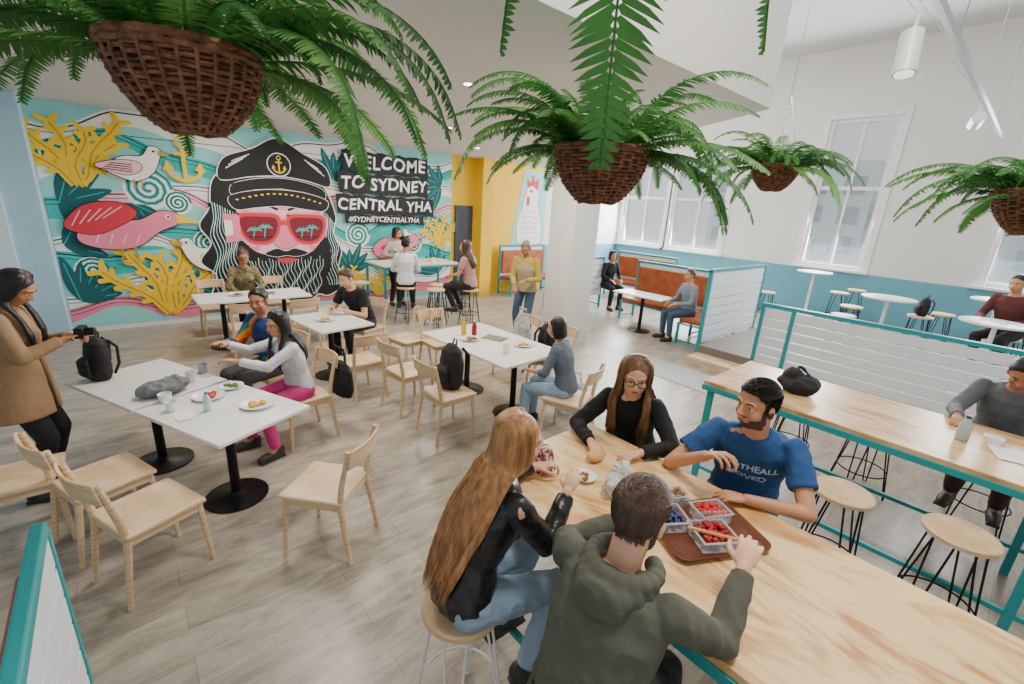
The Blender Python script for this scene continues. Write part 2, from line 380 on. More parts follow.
    blob([(1.68,2.34),(2.05,2.46),(2.46,2.50),(2.87,2.46),(3.22,2.34),(3.2,2.14),(2.8,2.24),(2.46,2.27),(2.1,2.24),(1.7,2.14)],BK,W,.008)
    stroke([(1.7,2.17),(2.05,2.27),(2.46,2.31),(2.87,2.27),(3.2,2.17)],.03,YE)
    blob([(1.62,2.14),(2.0,2.26),(2.46,2.3),(2.92,2.26),(3.28,2.14),(3.2,1.96),(2.85,1.98),(2.46,2.02),(2.05,1.98),(1.7,1.94)],BK,W,.010)
    for i in range(15): 
        x=1.74+i*.10; z=2.15+.13*math.sin(math.pi*i/14); disc(x,z-.05,.028,YE,.014,8)
    disc(2.46,2.73,.20,W); disc(2.46,2.73,.185,BK); anchor(2.46,2.71,.27,YE)
    def brush(x0,x1,z,h):
        up=[(x0+(x1-x0)*i/14,z+h/2+.02*math.sin(i*2.3)) for i in range(15)]; dn=[(x0+(x1-x0)*i/14+.02,z-h/2+.02*math.sin(i*1.7)) for i in range(15)]
        poly(up+dn[::-1],BK)
    brush(3.6,5.5,2.93,.39); brush(3.5,5.5,2.52,.39); brush(3.45,5.65,2.11,.37); brush(3.6,5.4,1.82,.18)
    o=g.obj('wall_mural',mats,smooth=False)
    o=struct(o)
    WT=M('white_lettering',(.9,.9,.9),.6)
    yl=9.394-(st[0]+8)*DY
    for t,x,z,s in (('WELCOME',4.55,2.93,.35),('TO SYDNEY',4.52,2.52,.33),('CENTRAL YHA',4.55,2.11,.30),('#SYDNEYCENTRALYHA',4.5,1.82,.152)):
        me=textmesh(t,s,off=.007 if s>.2 else .001,sp=1.1 if s>.2 else 1.0)
        for v in me.vertices: v.co.y+=.02*math.sin(v.co.x*9+s*20)*(s/.37); v.co.x+=.012*math.sin(v.co.y*22)
        me.materials.append(WT)
        k=bpy.data.objects.new('lettering',me); COL.objects.link(k); k.parent=o; k.location=(x,yl,z); k.rotation_euler=(rad(90),0,0)
    g=G(); st[0]=0
    poly([(8.1,1.2),(9.35,1.2),(9.35,3.2),(8.5,3.2)],LA)
    blob([(8.4,1.3),(8.35,1.9),(8.5,2.3),(8.6,2.7),(8.85,2.85),(9.05,2.65),(9.05,2.3),(9.2,1.9),(9.2,1.3)],W,BK,.015)
    blob([(8.62,2.75),(8.6,2.98),(8.72,2.88),(8.8,3.1),(8.88,2.92),(9.02,3.02),(9.0,2.72),(8.8,2.8)],RD)
    poly([(8.6,2.66),(8.42,2.56),(8.62,2.5)],YE); blob([(8.62,2.5),(8.72,2.5),(8.72,2.3),(8.62,2.3)],RD); disc(8.76,2.66,.04,BK)
    for k in range(6):
        z=1.45+k*.14; stroke([(8.5,z),(8.65,z-.06),(8.8,z),(8.95,z-.06),(9.1,z)],.02,PK if k%2 else AQ)
    struct(g.obj('wall_painting',mats,smooth=False))
mural()
# ------------------------------------------------------------------ furniture
def make_chair():
    e=empty('dining_chair',(0,0,0),0,'pale birch wood dining chair with curved back rail','chair','birch dining chairs')
    g=G(); g.box((0,.0,.445),(.42,.42,.03)); 
    g.obj('seat',BIRCH,e,bevel=.012,smooth=False)
    for sx in (-1,1):
        G().tube([(sx*.175,.175,.43),(sx*.2,.2,0)],[.02,.014],8).obj('leg',BIRCH,e)
        G().tube([(sx*.2,-.255,0),(sx*.18,-.195,.42),(sx*.18,-.21,.55),(sx*.185,-.27,.82)],[.015,.021,.02,.015],8).obj('leg',BIRCH,e)
    g=G(); n=9; vs=[]
    for i in range(n):
        t=-1+2*i/(n-1); x=t*.2; y=-.262-.035*(1-t*t)
        for (dy,z) in ((.0,.70),(-.016,.70),(-.036,.83),(-.02,.83)): vs.append((x,y+dy,z))
    fs=[]
    for i in range(n-1):
        for j in range(4): fs.append((i*4+j,i*4+(j+1)%4,(i+1)*4+(j+1)%4,(i+1)*4+j))
    fs+= [(0,1,2,3)[::-1],tuple((n-1)*4+j for j in range(4))]
    g.add(vs,fs); g.obj('backrest',BIRCH,e,bevel=.006)
    g=G(); 
    for sx in (-1,1): g.box((sx*.178,-.01,.405),(.018,.38,.05))
    g.box((0,.165,.405),(.36,.018,.05)); g.box((0,-.19,.405),(.36,.018,.05))
    g.obj('apron',BIRCH,e,smooth=False)
    return e
CH=make_chair(); _first=[True]
def chair(x,y,az,label=None):
    r=rad(az-90)
    if _first[0]:
        _first[0]=False; CH.location=(x,y,0); CH.rotation_euler=(0,0,r); return CH
    return dup(CH,(x,y,0),r,label)
def make_stool(frame,h,grp,lab):
    e=empty('bar_stool',(0,0,0),0,lab,'stool',grp)
    G().lathe([(.15,h-.035),(.168,h-.03),(.17,h-.008),(.162,h)],n=32).obj('seat',BIRCH,e)
    k=h/.7
    for i in range(4):
        a=math.pi/4+i*math.pi/2; c,s=math.cos(a),math.sin(a); t=V((-s,c,0))
        g=G(); top=V((c*.11,s*.11,h-.035)); bt=V((c*.215,s*.215,.008))
        g.tube([top+t*.05,bt+t*.012,bt-t*.012,top-t*.05],[.006]*4,8); g.obj('leg',frame,e)
    g=G(); z=.22*k; r=.11+.105*(1-z/h)
    g.tube([(r*math.cos(q/24*2*math.pi),r*math.sin(q/24*2*math.pi),z) for q in range(24)],.006,8,closed=True); g.obj('footrest',frame,e)
    return e
ST=make_stool(BLACKM,.70,'wood topped bar stools','round wooden bar stool with black wire legs')
ST.location=(3.25,.42,0)
for p in ((3.34,-.12),(4.78,1.15),(4.8,.55),(5.0,-.2),(2.48,1.48),(2.52,.76)): dup(ST,(p[0],p[1],0),random.random())
SW=make_stool(WHITEM,.70,'white framed bar stools','round wooden bar stool with white wire legs'); SW.location=(.88,1.2,0)
dup(SW,(.86,.56,0),.3)
def ptable(name,x,y,rz,L,W,lab,h=.75):
    e=empty(name,(x,y,0),rz,lab,'table','white dining tables')
    G().box((0,0,h-.014),(W,L,.028)).obj('table_top',[WHITE],e,bevel=.006,smooth=False)
    ped=[0] if L<1.3 else [-L*.28,L*.28]
    for py in ped:
        g=G(); g.lathe([(.22,0),(.22,.012),(.06,.03),(.035,.05),(.032,h-.06),(.05,h-.05),(.13,h-.04),(.13,h-.03)],(0,py,0)); g.obj('pedestal',BLACKM,e)
    return e
ptable('dining_table',.44,3.60,rad(24),.93,.70,'white rectangular dining table on black pedestal with food')
ptable('dining_table',.05,4.475,rad(24),.93,.70,'white rectangular dining table on black pedestal with backpack')
ptable('dining_table',3.17,3.92,rad(3),1.5,.92,'long white dining table with yellow sauce bottle')
ptable('dining_table',1.5,7.65,rad(90),1.5,.72,'white dining table near the mural wall')
ptable('dining_table',1.95,5.7,rad(8),.95,.70,'small white dining table beside man in black')
for c in [(-.07,3.08,22),(-.27,3.62,20),(.84,2.72,131),(-.68,3.9,0),(1.14,4.25,188),(1.12,5.0,195),
          (2.35,3.55,0),(2.32,4.3,5),(3.98,4.4,180),(4.02,3.75,180),(3.3,2.78,110),(1.25,7.0,85),(1.95,7.0,95),(1.1,8.45,270),(2.0,8.5,270),
          (2.0,4.9,95),(2.62,6.2,200),(2.9,5.4,190),(2.55,7.4,180),(3.2,5.05,270),(1.45,6.15,10)]: chair(*c)
PLY=M('plywood_top',hexc('edcb92'),.28,col2=hexc('bd8445'),ns=1.5,st=(2.6,.8,1),bump=.02,dist=3.2,p0=.44,p1=.66)
PLYD=M('plywood_top_brown',hexc('d6b484'),.30,col2=hexc('a4774a'),ns=1.5,st=(3,.8,1),dist=2.0,p0=.42,p1=.66)
def bartable(x0,x1,y0,y1,h,top,lab,legs):
    e=empty('bar_table',((x0+x1)/2,(y0+y1)/2,0),0,lab,'table')
    W=x1-x0;L=y1-y0
    G().box((0,0,h-.018),(W,L,.036)).obj('table_top',top,e,bevel=.004,smooth=False)
    g=G()
    for sx in (-1,1): g.box((sx*(W/2-.005),0,h-.055),(.03,L+.01,.045))
    for sy in (-1,1): g.box((0,sy*(L/2-.005),h-.055),(W,.03,.045))
    g.obj('frame',TEAL,e,smooth=False,bevel=.003)
    for sx in (-1,1): G().box((sx*(W/2-.03),0,.22),(.03,L-.1,.03)).obj('stretcher',TEAL,e,smooth=False)
    for ly in legs:
        for sx in (-1,1): G().box((sx*(W/2-.03),ly-(y0+y1)/2,(h-.07)/2),(.045,.045,h-.07)).obj('leg',TEAL,e,smooth=False,bevel=.003)
    return e
bartable(1.22,2.12,-2.2,1.6,1.0,PLY,'long plywood bar table with teal metal edging',(1.52,-.3,-2.1))
bartable(3.54,4.46,-2.0,1.54,1.0,PLYD,'second long plywood bar table with teal metal frame',(1.48,-.42,-1.9))
e=empty('high_table',(4.68,8.45,0),0,'tall white table with teal metal legs by the mural','table')
G().box((0,0,1.02),(1.75,.85,.035)).obj('table_top',M('light_wood_laminate',hexc('dcd3c2'),.4),e,bevel=.005,smooth=False)
g=G()
for sx in (-1,1): g.box((sx*.84,0,.98),(.03,.79,.03))
for sy in (-1,1): g.box((0,sy*.40,.98),(1.66,.03,.03))
g.obj('frame',TEAL,e,smooth=False)
for sx in (-1,1): G().box((sx*.84,0,.3),(.03,.76,.03)).obj('stretcher',TEAL,e,smooth=False)
for sx in (-1,1):
    for sy in (-1,1): G().box((sx*.84,sy*.40,.5),(.04,.04,1.0)).obj('leg',TEAL,e,smooth=False)
for p in ((4.05,7.62),(5.05,6.95),(4.75,7.6),(5.35,7.65),(3.5,8.4),(4.45,7.2)): dup(ST,(p[0],p[1],0),.4,'tall wooden topped stool by the high table')
def slats(g,x0,x1,z0,z1,n,y=0,th=.018):
    p=(z1-z0)/n
    for i in range(n): g.box(((x0+x1)/2,y,z0+p*(i+.5)),(x1-x0,th,p*.90))
e=empty('slatted_railing',(7.0,-.1,0),rad(90),'long white slatted railing with teal metal posts','railing')
g=G()
for x in (-2.4,2.1,2.5): g.box((x,0,.56),(.05,.055,1.12))
g.box((.05,0,1.13),(4.95,.07,.05))
g.obj('frame',TEAL,e,smooth=False,bevel=.003)
g=G(); slats(g,-2.4,2.5,.12,1.09,7,0,.03); g.obj('slats',SLAT,e,smooth=False,bevel=.006)
def panel(x,y,rz,L,Hh,lab):
    e=empty('slatted_screen',(x,y,0),rz,lab,'screen')
    g=G()
    for s in (-1,1): g.box((s*L/2,0,Hh/2),(.055,.06,Hh))
    g.box((0,0,Hh),(L+.055,.065,.055)); g.obj('frame',TEAL,e,smooth=False,bevel=.003)
    g=G(); slats(g,-L/2,L/2,.2,Hh-.03,8,0,.03); g.obj('slats',SLAT,e,smooth=False,bevel=.003)
panel(8.45,3.42,0,2.2,1.45,'white slatted booth screen with teal metal frame')
def booth(x,y,az,L,lab,hb=1.1,w=.06):
    e=empty('booth_bench',(x,y,0),rad(az-90),lab,'bench','leather booth benches')
    g=G()
    for s in (-1,1):
        g.box((s*L/2,-.28,hb/2),(.045,.05,hb)); g.box((s*L/2,.24,.2),(.045,.045,.4)); g.box((s*L/2,-.02,.06),(.035,.5,.03)); g.box((s*L/2,-.02,.38),(.035,.5,.03))
    g.box((0,-.28,hb),(L+.04,w,.05)); g.box((0,.24,.38),(L,.035,.035))
    g.obj('frame',TEAL,e,smooth=False,bevel=.01,seg=3)
    g=G(); slats(g,-L/2,L/2,.3,hb-.02,6,-.29); g.obj('slats',SLAT,e,smooth=False,bevel=.003)
    G().box((0,.0,.44),(L-.04,.52,.09)).obj('seat_cushion',ORANGE,e,smooth=False,bevel=.025,seg=3)
    g=G(); g.box((0,-.235,.5+(hb-.62)/2+.03),(L-.08,.06,hb-.66)); g.obj('back_cushion',ORANGE,e,smooth=False,bevel=.02,seg=3)
    return e
booth(8.6,4.95,180,1.7,'tan leather booth bench with teal frame and slatted back',1.25)
booth(8.3,3.78,90,1.2,'tan leather booth bench against the slatted screen')
booth(8.4,8.9,270,1.6,'tan leather booth bench by the yellow wall',1.25)
booth(10.6,6.9,180,1.8,'tan leather booth bench beneath the windows',1.2)
booth(8.2,7.1,90,1.4,'tan leather booth bench behind the column',1.2)
booth(-.63,.70,180,2.7,'tan leather booth bench with teal rounded top rail',1.1,.045)
ptable('booth_table',7.8,4.9,0,1.1,.55,'grey white booth table beside the leather bench')
def rtable(x,y):
    e=empty('round_table',(x,y,.25),0,'small round white bar table on slim pedestal','table','round white bar tables')
    G().lathe([(.33,.97),(.35,.975),(.35,.995),(.34,1.0)],n=36).obj('table_top',WHITE,e)
    G().lathe([(.22,0),(.22,.012),(.03,.03),(.025,.97),(.1,.97)]).obj('pedestal',WHITEM,e)
    return e
RT=rtable(11.9,3.2)
for p in ((9.1,1.36),(11.0,.23),(8.15,.12)): dup(RT,(p[0],p[1],.25))
for p in ((11.3,2.5),(12.2,2.4),(9.6,1.9),(8.5,1.75),(10.5,.8),(11.4,3.9),(10.3,-.1),(9.8,1.0)):
    dup(ST,(p[0],p[1],.25 if p[1]<3.2 else 0),.2,'wooden topped stool on the raised platform')
g=G(); g.box((0,0,.004),(.75,1.5,.008))
for i in range(14):
    for j in range(28): g.lathe([(.014,.008),(.010,.013)],(-.35+i*.054,-.73+j*.054,0),n=6,m=1)
o=g.obj('floor_grid_mat',[M('grey_mat',(.5,.5,.5),.5),M('grey_stud',(.2,.2,.2),.5)],None,(6.15,3.1,0),smooth=False); tag(o,'grey studded tactile floor mat near the step','mat')
# ------------------------------------------------------------------ track lights
o=empty('track_lighting',(0,0,0),0,'pale grey suspended ceiling lighting track on wires','track light')
g=G(); g.box((7.7,1.0,3.98),(9.6,.045,.07)); g.obj('track',GREYM,o,smooth=False)
for x in (4.2,6.2,8.6,11): G().cyl((x,1.0,4.0),(x,1.0,6.0),.006,n=6).obj('wire',GREYM,o)
for x in (5.2,7.4,9.8): G().cyl((x,1.0,4.0),(x,1.9 if x<6 else 2.6,6.0),.005,n=6).obj('wire',GREYM,o)
def spot(x,z,d):
    e=empty('spotlight',(x,1.0,z),0,'white cylindrical spotlight hanging from the track','light','track spotlights')
    d=V(d).normalized(); a=-d*.15; b=d*.15
    G().tube([a,b],[.07,.075],24).obj('lamp_shade',WHITEM,e)
    G().tube([b-d*.001,b+d*.004],[.06,.06],24).obj('lens',M('lamp_lens',(1,.95,.85),.3,emit=1.5),e)
    G().cyl(a*.3,(0,0,3.95-z),.012,n=8).obj('arm',WHITEM,e)
spot(4.6,3.52,(-.25,-.1,-1)); spot(8.95,3.72,(1,.2,-.15))
DL=M('downlight_glow',(1,.93,.8),.4,emit=12)
dl=empty('downlight',(3.9,6.0,3.3),0,'small round recessed ceiling downlight','light','recessed downlights')
G().lathe([(.06,-.004),(.05,0)]).obj('trim_ring',WHITEM,dl); G().lathe([(.04,-.008),(.04,-.004)]).obj('lens',DL,dl)
for p in ((2.6,3.7),(5.6,7.6),(1.5,6.5),(6.8,6.9)): dup(dl,(p[0],p[1],3.3))
# ------------------------------------------------------------------ ferns
FERN=M('fern_green',hexc('4a8a3a'),.5,col2=hexc('2c662e'),ns=4,transl=.35)
FERN2=M('fern_green_light',hexc('76b058'),.5,col2=hexc('44803a'),ns=4,transl=.4)
WICK=M('brown_wicker',hexc('8a5c40'),.7,col2=hexc('50301e'),ns=30,bump=.3)
def fern(x,y,z,R,nf,Lf,seed,lab,hz=6.0,droop=1.0,leafw=1.0,extra=[],gap=None,gw=50):
    rnd=random.Random(seed)
    e=empty('hanging_fern',(x,y,z),0,lab,'hanging plant','hanging ferns')
    g=G(); hb=R*1.05; nr=17
    prof=lambda t:(R*(.38+.62*math.sin(t*math.pi/2)**.8),-hb*.5+hb*t)
    for i in range(nr):
        r,zz=prof(i/(nr-1)); n=96
        pts=[]
        for q in range(n):
            a=q/n*2*math.pi; r2=r+.007*math.sin(a*14+i*math.pi); pts.append((r2*math.cos(a),r2*math.sin(a),zz+.003*math.sin(a*5+i)))
        g.tube(pts,hb/nr*.5,5,closed=True)
    for k in range(28):
        a=k/28*2*math.pi; g.tube([((prof(t/6)[0]+.003)*math.cos(a),(prof(t/6)[0]+.003)*math.sin(a),prof(t/6)[1]) for t in range(7)],.006,5)
    g.lathe([(prof(t/6)[0]*.93,prof(t/6)[1]) for t in range(7)],n=24)
    for dz in (.0,.016): g.tube([((R*1.02+.006*math.sin(q*1.9+dz*200))*math.cos(q/60*2*math.pi),(R*1.02+.006*math.sin(q*1.9+dz*200))*math.sin(q/60*2*math.pi),hb*.5+dz) for q in range(60)],.011,6,closed=True)
    g.obj('basket',WICK,e)
    g=G()
    for k in range(3):
        a=k*2.094+.4; g.cyl((R*math.cos(a),R*math.sin(a),hb*.5),(0,0,hb*.5+.6),.003,n=6)
    g.cyl((0,0,hb*.5+.6),(0,0,hz-z),.004,n=6)
    for k in range(14): g.ell((0,0,hb*.5+.2+k*.04),(.008,.004,.018),n=6,k=5)
    g.obj('chain',CHROME,e)
    g=G(); g.ell((0,0,hb*.42),(R*.9,R*.9,.03),m=0)
    fr=[]
    for i in range(nf):
        a=i*2.39996+rnd.uniform(-.2,.2); el=rad(rnd.uniform(8,82)); L=Lf*rnd.uniform(.6,1.1); dr=rnd.uniform(.7,1.2)*droop
        if gap is not None:
            da=abs((math.degrees(a)-gap+180)%360-180)
            if da<gw:
                if rnd.random()<.45: continue
                el=rad(rnd.uniform(40,80)); L*=.68; dr*=.8
        fr.append((a,el,L,dr,68))
    fr+=extra
    for az,el,L,dr,fin in fr:
        n=60; st=L/n; p=V((math.cos(az)*R*.45,math.sin(az)*R*.45,hb*.42)); e0=el
        h=V((math.cos(az),math.sin(az),0)); sidev=V((-math.sin(az),math.cos(az),0)); bend=rnd.uniform(-.35,.35); tw=rnd.uniform(-.35,.35)
        m=rnd.choice((0,0,1)); path=[p.copy()]; wL=L*.130*leafw
        for k in range(n):
            t=k/n
            ang=e0-(e0+rad(fin))*min(1,(t*dr)**1.25)
            hh=(h+sidev*bend*t).normalized()
            d=hh*math.cos(ang)+V((0,0,1))*math.sin(ang); p=p+d*st; path.append(p.copy())
            if t<.07: continue
            up=(hh*-math.sin(ang)+V((0,0,1))*math.cos(ang))
            sv=(sidev+up*tw*t).normalized()
            Lp=wL*min(1,(t*5)**.6)*(1-t)**.55*rnd.uniform(.85,1.08)+.006
            for sg in (-1,1):
                ld=(sv*sg+d*(.3+rnd.uniform(-.08,.08))-up*.2*(1+rnd.uniform(-.9,1.0))).normalized(); w=st*.5
                q0=p; a=q0+ld*Lp*.10+d*w; b=q0+ld*Lp*.10-d*w; a2=q0+ld*Lp*.62+d*w*1.0-up*.003; b2=q0+ld*Lp*.62-d*w*.5-up*.003; tp=q0+ld*Lp+d*w*.5-up*.008*Lp/.05
                g.add([q0,b,b2,tp,a2,a],[(0,1,2,5),(5,2,3,4)] if sg>0 else [(5,2,1,0),(4,3,2,5)],m)
        g.tube(path[::3],[.003]*len(path[::3]),4,m)
    g.obj('foliage',[FERN,FERN2],e)
    return e
fern(.22,1.62,2.53,.172,66,.72,1,'large hanging fern in dark brown wicker basket',gap=235,gw=70,extra=[(rad(-40),rad(40),.80,1.1,70),(rad(-20),rad(48),.86,1.1,70),(rad(5),rad(40),.82,1.1,70),(rad(-60),rad(30),.7,1.2,74)])
fern(2.03,1.65,2.46,.24,80,.80,2,'hanging fern with long arching fronds in wicker basket',leafw=1.1,gap=219,gw=42)
fern(4.7,1.78,2.66,.19,62,.66,3,'smaller hanging fern in wicker basket',leafw=1.15,gap=201,gw=30)
fern(4.18,.06,2.42,.22,64,.72,4,'hanging fern in wicker basket above the bar table',leafw=1.15,gap=181,gw=30)
fern(1.2,.95,3.2,.2,30,.6,5,'hanging fern with long drooping fronds overhead',extra=[(rad(216),rad(25),1.22,2.6,86),(rad(176),rad(15),.86,2.4,84),(rad(289),rad(10),.76,2.4,84)],leafw=1.25)
# ------------------------------------------------------------------ people
def skinm(k): 
    c={'fair':'e0ac8c','tan':'c68f6a','mid':'b57a55','dark':'7a4b33'}[k]
    return M('skin_'+k,hexc(c),.5,col2=tuple(x*.93 for x in hexc(c)),ns=8)
def ik(a,c,l1,l2,pole):
    a=V(a);c=V(c); d=c-a; L=d.length; mx=(l1+l2)*.995
    if L>mx: c=a+d*(mx/L); d=c-a; L=mx
    dn=d/L; x=(l1*l1-l2*l2+L*L)/(2*L); h=math.sqrt(max(0,l1*l1-x*x))
    p=V(pole); p=(p-dn*p.dot(dn)); p=p.normalized() if p.length>1e-6 else V((0,0,-1))
    return a+dn*x+p*h,c
def hand(g,w,d,n,right,k=1,curl=25):
    d=d.normalized(); n=(n-d*n.dot(d)).normalized(); s=d.cross(n); th=-s if right else s
    g.ell(w+d*.045*k,(.036*k,.05*k,.016*k),Matrix((th,d,n)).transposed(),n=12,k=8)
    for i in range(4):
        off=(.031-.0205*i)*k
        base=w+d*.03*k+th*off*.75; kn=w+d*(.088-.006*abs(i-1))*k+th*off
        g.cap(base,kn,.011*k,.0095*k,8)
        L=[.042,.047,.043,.034][i]*k; dd=(d+th*(.10-.075*i)).normalized(); nn=n; p=kn; ang=0; r=.0088*k
        for j,f in enumerate((1,.66,.5)):
            ang+=rad(curl*(1 if j else .8))
            q=p+(dd*math.cos(ang)-nn*math.sin(ang))*L*f; g.cap(p,q,r,r*.9,8); p=q; r*=.92
    a=w+d*.02*k+th*.022*k-n*.004; b=a+(d*.62+th*.7-n*.25).normalized()*.045*k; c=b+(d*.85+th*.3-n*.4).normalized()*.032*k; e=c+(d*.9-n*.5).normalized()*.024*k
    g.cap(a,b,.014*k,.011*k,8); g.cap(b,c,.011*k,.0095*k,8); g.cap(c,e,.0095*k,.008*k,8)
def hairline(x,y):
    ax=abs(x)
    if y<-.035: return -.058
    if y<-.012: return -.058+(y+.035)/.023*.075
    if y<.008: return .017
    if y<.026: return -.002 if ax>.055 else .017
    if y<.062: return .035+(y-.026)/.036*.042
    return .079-.25*ax*ax/.06
def person(x,y,az,label,seat=None,S=1.0,lean=8,side=0,twist=0,head=(0,0),Lh=None,Rh=None,Lf=None,Rf=None,fem=False,skin='fair',top=None,sleeve='long',bottom=None,hair='short',hairm=None,shoes=None,vox=.011,beard=None,poleL=None,poleR=None,curl=28,base=0,hood=False,amp=.004,pz=None,glasses=False,palm=(0,0,1),puff=1.0,worldhands=False,hairlen=.3,coat=False,letters=None,vest=None,hfront=True,wig=.010):
    loc=V((x,y,base)); rz=rad(az-90); MW=Matrix.Translation(loc)@Matrix.Rotation(rz,4,'Z'); MI=MW.inverted()
    fz=1 if seat is None else 0
    near=vox<.006
    pz=pz or ((.93*S) if fz else seat+.095*S)
    if worldhands:
        Lh=MI@V(Lh); Rh=MI@V(Rh)
    P=V((0,0,pz)); q=.93 if fem else 1.0
    def dirn(a,sd=0): return V((math.sin(rad(sd)),math.sin(rad(a))*math.cos(rad(sd)),math.cos(rad(a))*math.cos(rad(sd))))
    d1=dirn(lean*.7,side*.7); d2=dirn(lean*1.15,side*1.1)
    wst=P+d1*.16*S; ch=wst+d2*.17*S; sh=ch+d2*.12*S; nb=sh+d2*.055*S
    X0=V((1,0,0)); X1=Matrix.Rotation(rad(twist),3,'Z')@X0; X1=(X1-d2*X1.dot(d2)).normalized(); Xm=(X0+X1).normalized()
    fwd=X1.cross(d2)*-1
    if fwd.y<0: fwd=-fwd
    Sh={}; sw=(.155 if fem else .18)*S
    for s in (-1,1): Sh[s]=sh+X1*s*sw
    hp=(.095 if fem else .09)*S
    lk={-1:V(Lf) if Lf else None,1:V(Rf) if Rf else None}
    for s in (-1,1):
        if lk[s] is None:
            lk[s]=V((s*.11,.0,.09)) if fz else (V((s*.13,.40,.09)) if seat<.55 else V((s*.13,.26,.33)))
    hd={-1:V(Lh) if Lh is not None else None,1:V(Rh) if Rh is not None else None}
    for s in (-1,1):
        if hd[s] is None: hd[s]=V((s*.22,.10,pz-.03)) if fz else V((s*.14,.36,pz+.14))
    body=G(); tp=G(); bt=G()
    rx=[.14,.165,.125,.145,.15,.075] if fem else [.14,.16,.143,.17,.175,.085]
    ry=[.1,.118,.09,.115,.085,.06] if fem else [.1,.115,.105,.12,.095,.065]
    rx=[a*S for a in rx]; ry=[a*S for a in ry]
    pts=[P-V((0,0,.07*S)),P,wst,ch,sh-d2*.01,nb]; sd=[X0,X0,Xm,X1,X1,X1]
    body.tube(pts,[a-.006 for a in rx],20,side=sd,ry=[a-.006 for a in ry])
    e=.012*puff
    tp.tube([P-V((0,0,.045*S))]+pts[1:],[rx[0]+.03]+[a+e for a in rx[1:5]]+[rx[5]+.0],22,side=sd,ry=[ry[0]+.028]+[a+e for a in ry[1:5]]+[ry[5]+.004])
    if fem:
        for s in (-1,1): tp.ell(ch+X1*s*.065*S+fwd*.085*S-d2*.01,(.058*S,.05*S,.055*S))
    hyaw,hpit=head
    hy=Matrix.Rotation(rad(hyaw),3,'Z')@V((0,1,0)); hx=Matrix.Rotation(rad(hyaw),3,'Z')@V((1,0,0))
    RP=Matrix.Rotation(rad(-hpit),3,hx); hy=RP@hy; hz=hx.cross(hy); HR=Matrix((hx,hy,hz)).transposed()
    nd=(d2*.6+V((0,0,.4))).normalized()
    ht=nb+nd*.065*S; Hc=ht+hz*.095*S+hy*.025*S
    T=lambda a,b,c:Hc+HR@(V((a,b,c))*S)
    E=lambda g,c,r:g.ell(T(*c),tuple(k*S for k in r),HR,n=20,k=14)
    body.cap(nb-d2*.03,ht+hz*.03*S,.055*S*q,.052*S*q,14)
    E(body,(0,-.012,.028),(.074,.094,.086)); E(body,(0,.018,-.028),(.062,.068,.086)); E(body,(0,.036,-.083),(.032,.034,.026)); 
    for s in (-1,1):
        E(body,(s*.076,-.006,-.008),(.010,.019,.030)); E(body,(s*.036,.05,-.03),(.026,.028,.028)); E(body,(s*.038,.012,-.072),(.02,.04,.022)); body.cap(T(s*.012,.083,.029),T(s*.046,.070,.027),.0075*S)
        E(body,(s*.031,.070,.0155),(.016,.0105,.0055)); E(body,(s*.031,.069,-.0045),(.015,.0095,.0045))
    body.cap(T(0,.086,.014),T(0,.103,-.022),.0065*S,.0115*S,10); 
    for s in (-1,1): E(body,(s*.012,.09,-.024),(.009,.011,.008))
    E(body,(0,.082,-.050),(.023,.012,.0075)); E(body,(0,.081,-.060),(.019,.012,.0075))
    l1,l2=.285*S*(.95 if fem else 1),.25*S*(.95 if fem else 1)
    for s in (-1,1):
        a=Sh[s]; pole=(poleR if s>0 else poleL) or (s*.6,-.5,-.8)
        el,wr=ik(a,hd[s],l1,l2,pole); hd[s]=wr
        body.cap(a,el,.047*S*q,.037*S*q); body.cap(el,wr,.037*S*q,.025*S*q)
        fd=(wr-el).normalized(); pn=V(palm)
        if abs(pn.normalized().dot(fd))>.92: pn=V((0,-1,0.2)) 
        hand(body,wr,(fd+V((0,0,-.05))).normalized(),pn,s>0,S*(.92 if fem else 1.02),curl)
        if sleeve=='long':
            tp.cap(a-X1*s*.01,el,.056*S*q*puff+.004,.047*S*q*puff+.003,14); tp.tube([el,el+(wr-el)*.93],[.047*S*q*puff+.003,.034*S*q*puff+.004],14); tp.ell(el,.05*S*q*puff)
        elif sleeve=='short':
            m=a+(el-a)*.62; tp.ell(a-X1*s*.01,.061*S*q); tp.tube([a-X1*s*.01,m],[.061*S*q,.06*S*q],14)
        elif sleeve=='three':
            m=el+(wr-el)*.35; tp.cap(a-X1*s*.01,el,.058*S*q,.048*S*q,14); tp.tube([el,m],[.048*S*q,.046*S*q],14)
    t1,t2=.43*S,.42*S; sh_g=[]
    bt.ell(P-V((0,-.01,.01)),(.172*S,.135*S,.12*S)); bt.tube([P-V((0,0,.03)),P+d1*.09*S],[rx[1]+.004,rx[2]+.022],20,side=X0,ry=[ry[1]+.004,ry[2]+.012])
    for s in (-1,1):
        hj=P+V((s*hp,.0,-.03*S)); kn,an=ik(hj,lk[s],t1,t2,(s*.05,1,.35 if not fz else 0))
        body.cap(hj,kn,.075*S,.05*S); body.cap(kn,an,.05*S,.034*S)
        bt.cap(hj,kn,.093*S,.064*S,16); bt.tube([kn,kn+(an-kn)*.35,kn+(an-kn)*.97],[.062*S,.062*S,.047*S],14)
        fdv=V((s*.12,1,0)).normalized(); sl=an+V((0,0,-.055*S))
        body.cap(an,sl+fdv*.10*S,.032*S,.026*S)
        g=G(); RR=Matrix((V((0,0,1)).cross(fdv)*-1,fdv,V((0,0,1)))).transposed()
        g.ell(sl+fdv*.055*S+V((0,0,.005)),(.045*S,.135*S,.042*S),RR); g.ell(sl-fdv*.02*S+V((0,0,.035*S)),(.042*S,.06*S,.05*S),RR); g.box(sl+fdv*.05*S-V((0,0,.026*S)),(.075*S,.24*S,.02*S),RR)
        sh_g.append(g)
